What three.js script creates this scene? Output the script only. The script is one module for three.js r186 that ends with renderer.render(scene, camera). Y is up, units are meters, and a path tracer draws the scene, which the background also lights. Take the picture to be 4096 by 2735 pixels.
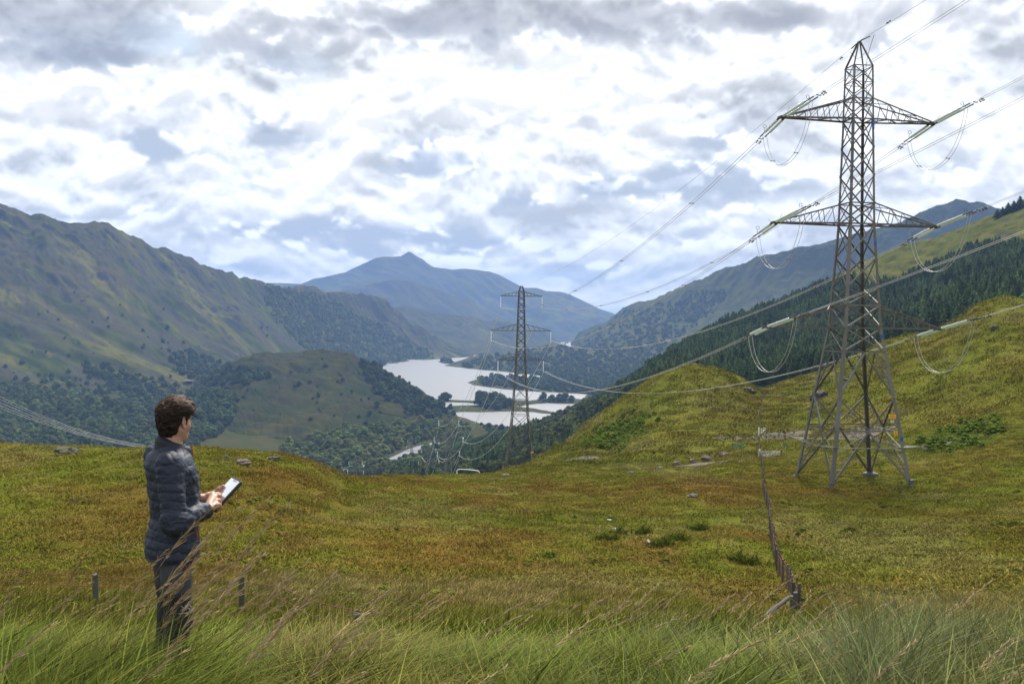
import * as THREE from 'three';
import { mergeGeometries, mergeVertices } from 'three/addons/utils/BufferGeometryUtils.js';
import { MarchingCubes } from 'three/addons/objects/MarchingCubes.js';

// ---------------------------------------------------------------- camera, sun, exposure
const scene = new THREE.Scene();
const camera = new THREE.PerspectiveCamera(37.0, 1024 / 683, 0.1, 60000);
camera.position.set(0, 0, 0);                                   // eye height is y = 0; the loch lies 190 m below
camera.rotation.set(-1.1 * Math.PI / 180, 0, 0.65 * Math.PI / 180, 'YXZ');
camera.updateMatrixWorld(true);
const SUN_AZ = 14 * Math.PI / 180, SUN_EL = 52 * Math.PI / 180;  // veiled sun ahead, a little right, high
const sun = new THREE.DirectionalLight(new THREE.Color(1.0, 0.95, 0.86), 5.0);
const sunDir = new THREE.Vector3(Math.sin(SUN_AZ) * Math.cos(SUN_EL), Math.sin(SUN_EL), -Math.cos(SUN_AZ) * Math.cos(SUN_EL));
sun.position.copy(sunDir).multiplyScalar(400).add(new THREE.Vector3(20, -10, -80));
sun.target.position.set(20, -10, -80);
sun.castShadow = true; sun.shadow.radius = 22; sun.shadow.mapSize.set(2048, 2048);
Object.assign(sun.shadow.camera, { left: -160, right: 160, top: 160, bottom: -160, near: 1, far: 900 });
scene.add(sun, sun.target);
scene.fog = new THREE.FogExp2(new THREE.Color(0.32, 0.535, 1.0), 6.5e-5);
const EXPOSURE = 1.68;

// ---------------------------------------------------------------- helpers
function rng(seed) { let s = seed >>> 0; return () => { s = (s + 0x6d2b79f5) >>> 0; let t = Math.imul(s ^ (s >>> 15), 1 | s); t = (t + Math.imul(t ^ (t >>> 7), 61 | t)) ^ t; return ((t ^ (t >>> 14)) >>> 0) / 4294967296; }; }
const PERM = new Uint8Array(1024); { const r = rng(7); const p = [...Array(256).keys()]; for (let i = 255; i > 0; i--) { const j = Math.floor(r() * (i + 1)); [p[i], p[j]] = [p[j], p[i]]; } for (let i = 0; i < 1024; i++) PERM[i] = p[i & 255]; }
const GX = new Float32Array(256), GY = new Float32Array(256); for (let i = 0; i < 256; i++) { GX[i] = Math.cos(i / 256 * 6.2831853) * 1.5; GY[i] = Math.sin(i / 256 * 6.2831853) * 1.5; }
function noise2(x, y) {
  const fx = Math.floor(x), fy = Math.floor(y), dx = x - fx, dy = y - fy, X = fx & 255, Y = fy & 255;
  const u = dx * dx * dx * (dx * (dx * 6 - 15) + 10), v = dy * dy * dy * (dy * (dy * 6 - 15) + 10);
  const a = PERM[PERM[X] + Y], b = PERM[PERM[X + 1] + Y], c = PERM[PERM[X] + Y + 1], d = PERM[PERM[X + 1] + Y + 1];
  const p = GX[a] * dx + GY[a] * dy, q = GX[b] * (dx - 1) + GY[b] * dy, r = GX[c] * dx + GY[c] * (dy - 1), s = GX[d] * (dx - 1) + GY[d] * (dy - 1);
  const m = p + (q - p) * u, n = r + (s - r) * u; return m + (n - m) * v;
}
function noise3(x, y, z) {
  const fx = Math.floor(x), fy = Math.floor(y), fz = Math.floor(z), dx = x - fx, dy = y - fy, dz = z - fz, X = fx & 255, Y = fy & 255, Z = fz & 255;
  const u = dx * dx * dx * (dx * (dx * 6 - 15) + 10), v = dy * dy * dy * (dy * (dy * 6 - 15) + 10), w = dz * dz * dz * (dz * (dz * 6 - 15) + 10);
  const g = (i, j, k) => { const h = PERM[PERM[PERM[X + i] + Y + j] + Z + k] & 15, p = dx - i, q = dy - j, r = dz - k, a = h < 8 ? p : q, b = h < 4 ? q : h === 12 || h === 14 ? p : r; return ((h & 1) ? -a : a) + ((h & 2) ? -b : b); };
  const a = g(0, 0, 0), b = g(0, 1, 0), c = g(0, 0, 1), d = g(0, 1, 1);
  const p = a + (g(1, 0, 0) - a) * u, q = b + (g(1, 1, 0) - b) * u, r = c + (g(1, 0, 1) - c) * u, s = d + (g(1, 1, 1) - d) * u, m = p + (q - p) * v, n = r + (s - r) * v;
  return m + (n - m) * w;
}
function fbm(x, y, oct = 5, gain = 0.5, lac = 2.03) { let a = 1, s = 0, t = 0; for (let i = 0; i < oct; i++) { s += a * noise2(x, y); t += a; a *= gain; const nx = x * lac * 0.8 - y * lac * 0.6 + 17.3; y = x * lac * 0.6 + y * lac * 0.8 - 9.1; x = nx; } return s / t; }
function ridged(x, y, oct = 5) { let a = 1, s = 0, t = 0; for (let i = 0; i < oct; i++) { s += a * (1 - 2.2 * Math.abs(noise2(x, y))); t += a; a *= 0.5; const nx = x * 1.62 - y * 1.21 + 5.2; y = x * 1.21 + y * 1.62 + 3.7; x = nx; } return s / t; }
const clamp = THREE.MathUtils.clamp, lerp = THREE.MathUtils.lerp;
const sstep = (a, b, x) => { const t = clamp((x - a) / (b - a), 0, 1); return t * t * (3 - 2 * t); };
const mix3 = (a, b, t) => [a[0] + (b[0] - a[0]) * t, a[1] + (b[1] - a[1]) * t, a[2] + (b[2] - a[2]) * t];
const V = (x, y, z) => new THREE.Vector3(x, y, z);
const FPX = 783.9 / Math.tan(18.5 * Math.PI / 180);             // focal length when the frame is 2348 wide
const CX = 1174, CY = 783.9;
function at(px, py, depth) {                                     // a point of the place seen at (px, py), that many metres ahead
  const d = V((px - CX) / FPX, -(py - CY) / FPX, -1).applyQuaternion(camera.quaternion);
  return d.multiplyScalar(depth / -d.z);
}
function onPlane(px, py, h) { const d = V((px - CX) / FPX, -(py - CY) / FPX, -1).applyQuaternion(camera.quaternion); return d.multiplyScalar(h / d.y); }
const CQI = camera.quaternion.clone().invert();
function project(p) { const c = p.clone().applyQuaternion(CQI); return [CX + FPX * c.x / -c.z, CY - FPX * c.y / -c.z, -p.z]; }
const names = {};
function numbered(n) { const k = names[n] = (names[n] ?? -1) + 1; return k ? n + '_' + String(k).padStart(3, '0') : n; }
function tag(o, label, category, group, kind) { o.userData.label = label; if (category) o.userData.category = category; if (group) o.userData.group = group; if (kind) o.userData.kind = kind; return o; }
function mesh(name, geo, mat, parent) { const m = new THREE.Mesh(geo, mat); m.name = parent ? name : numbered(name); m.castShadow = m.receiveShadow = true; (parent || scene).add(m); return m; }
function thing(name, label, category, pos, group) { const g = new THREE.Group(); g.name = numbered(name); if (pos) g.position.copy(pos); scene.add(g); return tag(g, label, category, group); }
const std = (color, roughness = 0.9, more = {}) => new THREE.MeshStandardMaterial({ color: Array.isArray(color) ? new THREE.Color().setRGB(...color) : color, roughness, ...more });
const matte = (more = {}) => new THREE.MeshLambertMaterial({ vertexColors: true, ...more });
function geoFrom(pos, idx, col, uv) { const g = new THREE.BufferGeometry(); g.setAttribute('position', new THREE.Float32BufferAttribute(pos, 3)); if (col) g.setAttribute('color', new THREE.Float32BufferAttribute(col, 3)); if (uv) g.setAttribute('uv', new THREE.Float32BufferAttribute(uv, 2)); g.setIndex(idx); g.computeVertexNormals(); return g; }
function mono(xs, ys) {                                          // monotone cubic through the points
  const n = xs.length, d = [], m = [];
  for (let i = 0; i < n - 1; i++) d.push((ys[i + 1] - ys[i]) / (xs[i + 1] - xs[i]));
  m[0] = d[0]; m[n - 1] = d[n - 2];
  for (let i = 1; i < n - 1; i++) m[i] = d[i - 1] * d[i] <= 0 ? 0 : 2 / (1 / d[i - 1] + 1 / d[i]);
  return (x) => {
    if (x <= xs[0]) return ys[0] + m[0] * (x - xs[0]); if (x >= xs[n - 1]) return ys[n - 1] + m[n - 1] * (x - xs[n - 1]);
    let lo = 0, hi = n - 1; while (hi - lo > 1) { const k = (lo + hi) >> 1; if (xs[k] <= x) lo = k; else hi = k; }
    const h = xs[lo + 1] - xs[lo], t = (x - xs[lo]) / h, t2 = t * t, t3 = t2 * t;
    return (2 * t3 - 3 * t2 + 1) * ys[lo] + (t3 - 2 * t2 + t) * h * m[lo] + (-2 * t3 + 3 * t2) * ys[lo + 1] + (t3 - t2) * h * m[lo + 1];
  };
}

// ---------------------------------------------------------------- sky: broken cumulus, computed for every direction
{
  const W = 4096, H = 2048, data = new Float32Array(W * H * 4);
  const GW = 1440, GH = 180;                                     // 0.25 degree by 0.5 degree map of cloud thickness and of gaps
  const dark = new Float32Array(GW * GH), gap = new Float32Array(GW * GH);
  const put = (map, az, el, ra, re, s) => {
    const c = 1 / Math.max(0.2, Math.cos(el)), aw = ra * c;
    const r0 = Math.floor((el - 2.4 * re) / (Math.PI / 2) * GH), r1 = Math.ceil((el + 2.4 * re) / (Math.PI / 2) * GH);
    const c0 = Math.floor((az - 2.4 * aw + Math.PI) / (2 * Math.PI) * GW), c1 = Math.ceil((az + 2.4 * aw + Math.PI) / (2 * Math.PI) * GW);
    for (let r = Math.max(0, r0); r < Math.min(GH, r1); r++) for (let q = c0; q < c1; q++) {
      const e = (r + 0.5) / GH * Math.PI / 2, a = (q + 0.5) / GW * 2 * Math.PI - Math.PI, de = (e - el) / re;
      const w = s * Math.exp(-Math.pow(((a - az) / aw) ** 2 + de * de * (de < 0 ? 1.6 : 1), 1.1)), k = r * GW + ((q % GW) + GW) % GW;
      map[k] = 1 - (1 - map[k]) * (1 - w);
    }
  };
  const px = (map, list) => { for (const [x, y, rx, ry, s] of list) { const d = at(x, y, 1), az = Math.atan2(d.x, -d.z), el = Math.atan2(d.y, Math.hypot(d.x, d.z)); put(map, az, el, rx / FPX * 1.12, ry / FPX * 1.08, s); } };
  px(dark, [[40, 40, 240, 110, 0.97], [260, 12, 150, 50, 0.8], [150, 100, 110, 45, 0.7], [210, 110, 50, 25, 0.5], [520, 70, 70, 60, 0.32], [640, 95, 90, 60, 0.5], [600, 12, 100, 40, 0.4], [800, 45, 130, 45, 0.55], [930, 60, 110, 45, 0.6], [1080, 70, 100, 90, 0.82], [1250, 20, 200, 66, 0.86], [1420, 40, 160, 60, 0.86], [1540, 80, 90, 60, 0.7], [1750, 25, 160, 50, 0.78], [2050, 60, 130, 70, 0.5], [2280, 20, 120, 40, 0.35], [650, 165, 60, 28, 0.3], [130, 182, 50, 14, 0.42], [210, 190, 26, 14, 0.3],
    [345, 338, 98, 42, 0.92], [365, 285, 60, 60, 0.42], [430, 250, 50, 40, 0.45], [200, 300, 60, 50, 0.25], [612, 312, 80, 36, 0.78], [585, 265, 26, 22, 0.55], [480, 355, 120, 14, 0.5], [790, 335, 66, 20, 0.6], [700, 300, 70, 40, 0.3], [470, 412, 52, 22, 0.62], [590, 410, 56, 34, 0.6], [300, 440, 56, 46, 0.34], [70, 360, 56, 22, 0.34], [70, 425, 50, 24, 0.38], [968, 390, 62, 58, 0.9], [1062, 372, 58, 48, 0.8], [1180, 450, 90, 30, 0.6], [1190, 400, 60, 50, 0.3],
    [150, 488, 180, 20, 0.62], [420, 492, 160, 13, 0.5], [560, 548, 170, 34, 0.62], [720, 530, 160, 30, 0.75], [900, 536, 170, 15, 0.85], [1050, 500, 90, 30, 0.55], [1050, 536, 140, 15, 0.75], [1050, 574, 130, 36, 0.6], [850, 585, 120, 30, 0.5], [530, 612, 70, 20, 0.75], [650, 590, 60, 25, 0.45], [1230, 560, 120, 16, 0.4], [1000, 640, 260, 18, 0.45],
    [1650, 322, 78, 46, 0.78], [1510, 442, 140, 28, 0.85], [1390, 432, 60, 30, 0.75], [1610, 405, 130, 56, 0.72], [1780, 432, 150, 46, 0.75], [1460, 362, 70, 26, 0.3], [1235, 470, 70, 13, 0.85], [1215, 275, 36, 30, 0.28], [1330, 605, 210, 26, 0.62], [1450, 640, 210, 18, 0.6], [1560, 560, 70, 34, 0.55], [1700, 500, 110, 30, 0.55], [1950, 505, 90, 40, 0.5], [2150, 390, 130, 70, 0.5], [2020, 95, 60, 60, 0.45], [2250, 430, 100, 40, 0.35], [1330, 690, 80, 12, 0.4], [2060, 250, 90, 60, 0.25], [1420, 500, 120, 12, 0.3]]);
  px(gap, [[370, 85, 64, 38, 0.8], [1185, 172, 70, 22, 0.55], [1290, 200, 130, 18, 0.5], [690, 616, 46, 11, 0.5], [1200, 640, 90, 16, 0.6], [1400, 690, 70, 18, 0.8], [1240, 60, 30, 14, 0.25], [1000, 655, 200, 12, 0.4], [1330, 625, 200, 14, 0.5]]);
  const r = rng(4242), frame = (az, el) => Math.abs(az) < 0.53 && el < 0.37;
  for (let i = 0; i < 520; i++) {
    const az = (r() * 2 - 1) * Math.PI, el = Math.asin(r() * 0.97 + 0.02), big = 0.4 + el * 0.9, ra = (0.05 + 0.09 * r()) * big, re = ra * (0.22 + 0.4 * Math.min(1, el * 1.3) + 0.15 * r()), s = 0.3 + 0.6 * r();
    if (frame(az, el)) continue;
    put(dark, az, el, ra, re, s); if (i % 5 === 0) put(gap, az + 0.2, el, ra * 0.7, re * 0.6, 0.6);
  }
  const look = (map, az, el) => { const a = (az + Math.PI) / (2 * Math.PI) * GW - 0.5, e = clamp(el / (Math.PI / 2) * GH - 0.5, 0, GH - 1.001), x = Math.floor(a), y = Math.floor(e), u = a - x, v = e - y, i = ((x % GW) + GW) % GW, j = ((x + 1) % GW + GW) % GW; return lerp(lerp(map[y * GW + i], map[y * GW + j], u), lerp(map[(y + 1) * GW + i], map[(y + 1) * GW + j], u), v); };
  for (let row = H / 2; row < H; row++) {
    const el = ((row + 0.5) / H - 0.5) * Math.PI, y = Math.sin(el), ce = Math.cos(el);
    for (let c = 0; c < W; c++) {
      const th = ((c + 0.5) / W - 0.5) * 2 * Math.PI, x = Math.cos(th) * ce, z = Math.sin(th) * ce, az = Math.atan2(x, -z);
      const vy = y * 1.08 + 0.075 * (1 - Math.exp(-y / 0.05));
      const w1 = noise3(x * 8 + 3, vy * 10, z * 8), w2 = noise3(x * 8 - 8, vy * 10 + 5, z * 8), w3 = noise3(x * 19 + 1, vy * 22, z * 19);
      const qx = x + 0.016 * w1 + 0.006 * w3, qy = vy + 0.013 * w2, qz = z + 0.016 * w1 - 0.006 * w3;
      let n = 0, bl = 0, b2 = 0, am = 1, tt = 0, f = 11;
      for (let i = 0; i < 7; i++) { const v = noise3(qx * f + i * 7.1, qy * f * 1.25, qz * f - i * 3.3); n += am * v; bl += am * (1 - 2.2 * Math.abs(v)); if (i < 5) { const v2 = noise3(qx * f + i * 7.1, (qy + 0.011) * f * 1.25, qz * f - i * 3.3); b2 += am * (1 - 2.2 * Math.abs(v2)); } else b2 += am * (1 - 2.2 * Math.abs(v)); tt += am; am *= 0.57; f *= 2.03; }
      n /= tt; bl /= tt; b2 /= tt;
      const broad = noise3(x * 5 + 11, vy * 8, z * 5) + 0.5 * noise3(x * 11, vy * 15 + 3, z * 11);
      const d0 = look(dark, az + 0.014 * w1 + 0.004 * w3, el + 0.009 * w2 + 0.003 * w3), g0 = look(gap, az + 0.02 * w2, el + 0.012 * w1);
      const hi = sstep(0.17, 0.33, el), puff = 0.42 - bl;
      const low = (1 - sstep(0.05, 0.12, el)) * (0.16 + 0.34 * broad), dL = clamp(Math.max(d0, low), 0, 1), t = dL * 1.02 - 0.05 + (n * 0.62 + puff * 0.55) * (0.16 + 1.5 * dL * (1.05 - dL)), D = sstep(0.05, 1.02, t);
      const relief = clamp((bl - b2) * 2.0, -0.5, 0.5);
      const cool = mix3([0.47, 0.50, 0.54], [0.50, 0.502, 0.515], hi), deep = mix3([0.265, 0.305, 0.375], [0.335, 0.338, 0.358], hi);
      const grey = sstep(-0.25, 0.55, n * 1.1 + puff * 0.7 + 0.35 * broad + 0.10 * hi), white = 0.765 - 0.29 * grey - 0.13 * sstep(0.0, 0.4, -relief) + 0.12 * sstep(0, 0.4, relief);
      let col = [white * (0.995 - 0.03 * grey), white * (0.998 - 0.008 * grey), white * (1.0 + 0.02 * grey)];
      const dd = clamp(D * 0.92 + 0.30 * n * D - 0.12 * relief * D, 0, 1); col = mix3(col, cool, clamp(dd / 0.55, 0, 1)); col = mix3(col, deep, clamp((dd - 0.40) / 0.55, 0, 1));
      col = mix3(col, [0.98, 0.99, 1.0], sstep(0.04, 0.32, relief) * sstep(0.06, 0.4, D) * (1 - sstep(0.5, 0.9, D)) * (0.7 - 0.45 * hi));
      const shade = 1 - 0.16 * sstep(0.0, 0.45, -relief) * D + 0.10 * sstep(0, 0.45, relief) * D; col = col.map((v) => v * shade);
      const G = sstep(0.25, 0.75, g0 + n * 0.7 + puff * 0.3); col = mix3(col, mix3([0.50, 0.64, 0.80], [0.60, 0.74, 0.84], hi), G * 0.62 * (1 - 0.85 * D));
      const o = (row * W + c) * 4; data[o] = col[0]; data[o + 1] = col[1]; data[o + 2] = col[2]; data[o + 3] = 1;
    }
  }
  for (let i = 0; i < W * H / 2; i++) { data[i * 4] = 0.12; data[i * 4 + 1] = 0.13; data[i * 4 + 2] = 0.12; data[i * 4 + 3] = 1; }
  const sky = new THREE.DataTexture(data, W, H, THREE.RGBAFormat, THREE.FloatType);
  sky.mapping = THREE.EquirectangularReflectionMapping; sky.magFilter = THREE.LinearFilter; sky.needsUpdate = true;
  scene.background = sky; scene.environment = sky;
}

// ---------------------------------------------------------------- land: each hill a sheet fitted to its crest and slopes, carried on over the back
class Land {
  // cols: [px, [[py, depth], ... front to crest]]; pre: [depth, height] shared by all columns before those; crest: finer [px, py] along the top
  constructor({ cols, pre = [], crest, back = [[0.12, 0.25], [0.4, 0.4]], na = 300, rows = 12, dense, noise = () => 0, flat }) {
    const as = [], D = [], Hh = [];
    for (const [px, list] of cols) {
      const q = list.map(([y, d]) => at(px, y, d)), t = q[q.length - 1];
      as.push(t.x / -t.z); D.push([...pre.map((p) => p[0]), ...q.map((p) => -p.z)]); Hh.push([...pre.map((p) => p[1]), ...q.map((p) => p.y)]);
    }
    const n = D[0].length, fd = [], fh = []; this.ci = n - 1;
    for (let k = 0; k < n; k++) { fd.push(mono(as, D.map((r) => r[k]))); fh.push(mono(as, Hh.map((r) => r[k]))); }
    const ca = crest && crest.map(([px, py]) => at(px, py, 1)), cx = crest && ca.map((p) => p.x), cy = crest && ca.map((p) => p.y);
    const lin = (x) => { let i = 0; while (i < cx.length - 2 && cx[i + 1] < x) i++; return lerp(cy[i], cy[i + 1], clamp((x - cx[i]) / (cx[i + 1] - cx[i]), 0, 1)); };
    const a0 = as[0], a1 = as[as.length - 1];
    this.A = []; for (let i = 0; i <= na; i++) this.A.push(dense ? dense(i / na) : lerp(a0, a1, i / na));
    const per = Array.isArray(rows) ? rows : Array(n - 1).fill(rows), total = per.reduce((s, x) => s + x, 0) + 1 + back.length * 6;
    this.nr = total; this.D = []; this.H = []; this.S = [];
    for (const a of this.A) {
      const ac = clamp(a, a0, a1), d = fd.map((f) => f(ac)), h = fh.map((f) => f(ac));
      for (let k = 1; k < n; k++) if (d[k] <= d[k - 1]) d[k] = d[k - 1] + 0.01;
      if (crest && a > cx[0] && a < cx[cx.length - 1]) h[n - 1] = lin(a) * d[n - 1];
      const dc = d[n - 1], hc = h[n - 1], los = Math.min(hc / dc, 0); let dd = d.slice(), hh = h.slice();
      for (const [f, drop] of back) { dd.push(dc * (1 + f)); hh.push(hc + los * dc * f - drop * dc * f); }
      const body = mono(d, h), rd = [], rh = [], rs = [];
      for (let k = 0; k < n - 1; k++) for (let j = 0; j < per[k]; j++) { const x = lerp(d[k], d[k + 1], j / per[k]); rd.push(x); rh.push(body(x)); rs.push((k + j / per[k]) / (n - 1)); }
      const tail = mono([dc, ...dd.slice(n)], [hc, ...hh.slice(n)]);
      for (let k = 0; k < back.length; k++) for (let j = k ? 1 : 0; j <= 6; j++) { const x = lerp(dd[n - 1 + k], dd[n + k], j / 6); rd.push(x); rh.push(tail(x)); rs.push(1 + (k + j / 6) * 0.5); }
      while (rd.length > total) { rd.pop(); rh.pop(); rs.pop(); }
      for (let j = 0; j < rd.length; j++) rh[j] += noise(a * rd[j], -rd[j], rs[j], rd[j], a);
      this.D.push(rd); this.H.push(rh); this.S.push(rs);
    }
    this.nr = this.D[0].length;
  }
  geometry(color) {
    const pos = [], col = [], idx = [], uv = [], m = this.nr;
    this.A.forEach((a, i) => { for (let j = 0; j < m; j++) { const d = this.D[i][j]; pos.push(a * d, this.H[i][j], -d); uv.push(a * d, d); } });
    this.A.forEach((a, i) => { for (let j = 0; j < m; j++) {
      const d = this.D[i][j], j0 = Math.max(0, j - 1), j1 = Math.min(m - 1, j + 1), slope = (this.H[i][j1] - this.H[i][j0]) / Math.max(0.01, this.D[i][j1] - this.D[i][j0]);
      const i0 = Math.max(0, i - 1), i1 = Math.min(this.A.length - 1, i + 1), side = (this.H[i1][j] - this.H[i0][j]) / Math.max(0.01, (this.A[i1] - this.A[i0]) * d);
      col.push(...color(a * d, -d, this.S[i][j], d, this.H[i][j], Math.hypot(slope, side), a)); } });
    for (let i = 0; i < this.A.length - 1; i++) for (let j = 0; j < m - 1; j++) { const p = i * m + j, q = p + m; idx.push(p, q, p + 1, q, q + 1, p + 1); }
    return geoFrom(pos, idx, col, uv);
  }
  height(X, Z) {
    const d0 = -Z, a = X / d0, A = this.A; let lo = 0, hi = A.length - 1; if (a <= A[0]) hi = 1; else if (a >= A[hi]) lo = hi - 1;
    while (hi - lo > 1) { const k = (lo + hi) >> 1; if (A[k] <= a) lo = k; else hi = k; }
    const t = clamp((a - A[lo]) / (A[hi] - A[lo]), 0, 1), q = (i) => { const D = this.D[i]; let l = 0, h = D.length - 1; if (d0 <= D[0]) h = 1; else if (d0 >= D[h]) l = h - 1; while (h - l > 1) { const k = (l + h) >> 1; if (D[k] <= d0) l = k; else h = k; } return lerp(this.H[i][l], this.H[i][h], clamp((d0 - D[l]) / (D[h] - D[l]), 0, 1)); };
    return lerp(q(lo), q(hi), t);
  }
}
const LOCH = -190;
const grassBump = (() => { const N = 512, d = new Uint8Array(N * N * 4), r = rng(3); for (let y = 0; y < N; y++) for (let x = 0; x < N; x++) { const u = x / N * 6.2831853, v = y / N * 6.2831853; const n = fbm(Math.cos(u) * 6 + Math.cos(v) * 6.3, Math.sin(u) * 6 + Math.sin(v) * 6.3, 5, 0.65); const g = clamp(150 + n * 170 + (r() - 0.5) * 50, 0, 255); const o = (y * N + x) * 4; d[o] = d[o + 1] = d[o + 2] = g; d[o + 3] = 255; } const t = new THREE.DataTexture(d, N, N); t.wrapS = t.wrapT = THREE.RepeatWrapping; t.magFilter = THREE.LinearFilter; t.needsUpdate = true; return t; })();
const tiled = (t, s) => { const c = t.clone(); c.repeat.set(1 / s, 1 / s); c.needsUpdate = true; return c; };
const landMat = (s, bump, c = 1.55) => matte({ map: tiled(grassBump, s), color: new THREE.Color(c, c, c), bumpMap: tiled(grassBump, s), bumpScale: bump });

// --- the ground from the viewer's feet over the moor to the hillside on the right
const GX0 = [[-700, [[1420, 22], [1330, 33], [1240, 45], [1150, 57], [1070, 68], [1030, 76], [1015, 82], [1012, 86]]],
  [0, [[1420, 22], [1330, 33], [1245, 45], [1165, 57], [1085, 68], [1040, 76], [1026, 82], [1022, 86]]],
  [300, [[1420, 22], [1330, 33], [1245, 45], [1165, 57], [1085, 68], [1042, 76], [1028, 82], [1024, 86]]],
  [450, [[1425, 22], [1332, 33], [1247, 45], [1167, 57], [1088, 68], [1045, 77], [1031, 83], [1026, 87]]],
  [560, [[1430, 22], [1335, 33], [1250, 45], [1170, 58], [1095, 70], [1055, 79], [1040, 85], [1034, 89]]],
  [660, [[1430, 22], [1338, 33], [1258, 46], [1180, 60], [1112, 73], [1075, 82], [1056, 89], [1049, 93]]],
  [740, [[1430, 23], [1340, 34], [1262, 47], [1188, 62], [1122, 77], [1090, 87], [1075, 94], [1069, 98]]],
  [800, [[1430, 23], [1340, 34], [1265, 48], [1195, 64], [1135, 82], [1107, 96], [1095, 105], [1089, 111]]],
  [1000, [[1432, 24], [1340, 36], [1270, 50], [1200, 68], [1140, 90], [1114, 108], [1099, 122], [1091, 132]]],
  [1120, [[1432, 25], [1342, 36], [1272, 50], [1202, 68], [1142, 90], [1112, 110], [1096, 126], [1086, 138]]],
  [1200, [[1432, 25], [1345, 36], [1272, 50], [1205, 68], [1145, 90], [1110, 115], [1087, 138], [1074, 160]]],
  [1250, [[1434, 25], [1345, 36], [1272, 50], [1205, 68], [1145, 90], [1108, 116], [1080, 142], [1050, 195]]],
  [1320, [[1435, 26], [1345, 37], [1272, 51], [1205, 69], [1140, 92], [1088, 128], [1057, 165], [1002, 240]]],
  [1400, [[1435, 26], [1345, 38], [1272, 52], [1200, 71], [1130, 96], [1078, 135], [1042, 180], [938, 252]]],
  [1490, [[1435, 26], [1346, 38], [1272, 52], [1195, 72], [1120, 100], [1065, 145], [1008, 188], [872, 252]]],
  [1580, [[1435, 27], [1348, 39], [1272, 53], [1190, 74], [1115, 103], [1055, 150], [988, 192], [836, 250]]],
  [1660, [[1432, 29], [1349, 40], [1271, 54], [1187, 76], [1112, 105], [1050, 150], [988, 190], [856, 257]]],
  [1735, [[1430, 30], [1350, 40], [1270, 55], [1185, 77], [1110, 107], [1047, 150], [986, 190], [895, 268]]],
  [1820, [[1428, 31], [1348, 41], [1268, 56], [1182, 78], [1107, 107], [1043, 149], [976, 192], [873, 275]]],
  [1900, [[1425, 31], [1345, 41], [1265, 56], [1180, 78], [1105, 107], [1040, 148], [960, 195], [847, 270]]],
  [2000, [[1425, 31], [1345, 41], [1263, 56], [1179, 78], [1105, 107], [1035, 142], [930, 190], [797, 258]]],
  [2100, [[1425, 31], [1345, 41], [1262, 56], [1178, 78], [1105, 107], [1025, 138], [905, 182], [764, 248]]],
  [2230, [[1422, 31], [1342, 41], [1260, 56], [1174, 78], [1100, 105], [1010, 135], [862, 178], [700, 240]]],
  [2348, [[1420, 31], [1340, 41], [1258, 56], [1170, 78], [1095, 103], [990, 132], [832, 175], [683, 232]]],
  [2800, [[1420, 31], [1335, 41], [1250, 56], [1160, 78], [1080, 103], [960, 132], [790, 172], [640, 225]]]];
const ground = new Land({
  cols: GX0, pre: [[0.4, -1.52], [1.5, -1.58], [3, -1.72], [4.5, -1.95], [6, -2.2], [10, -3.3], [15, -4.75]],
  crest: [[1250, 1051], [1320, 1003], [1400, 937], [1440, 908], [1468, 890], [1484, 880], [1500, 868], [1525, 855], [1560, 842], [1590, 835], [1625, 840], [1650, 851], [1690, 866], [1706, 875], [1722, 889], [1740, 895], [1770, 890], [1798, 878], [1852, 866], [1900, 848], [1960, 822], [2028, 786], [2060, 776], [2100, 766], [2140, 760], [2174, 746], [2211, 728], [2228, 712], [2247, 704], [2266, 694], [2278, 687], [2306, 681], [2348, 685], [2500, 665]],
  back: [[0.2, 0.10], [2.2, 0.12]], na: 640, rows: [3, 4, 5, 6, 12, 10, 12, 14, 14, 14, 14, 14, 12, 14],
  dense: (t) => { const s = t * 2 - 1; return 0.62 * s + 2.4 * Math.pow(Math.abs(s), 9) * Math.sign(s); },
  noise: (X, Z, s, d) => { const far = sstep(7, 20, d), cr = s > 0.93 && s < 1.05 ? 0.6 : 1; return (fbm(X / 2.6, Z / 2.6, 3) * 0.10 * (0.4 + far) + fbm(X / 13 + 7, Z / 13, 3) * far * (0.32 + 0.0068 * d) + ridged(X / 30, Z / 42, 3) * sstep(120, 200, d) * 1.1) * cr; },
});
const pxOf = (X, d) => 1174 + FPX * X / d;
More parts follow.
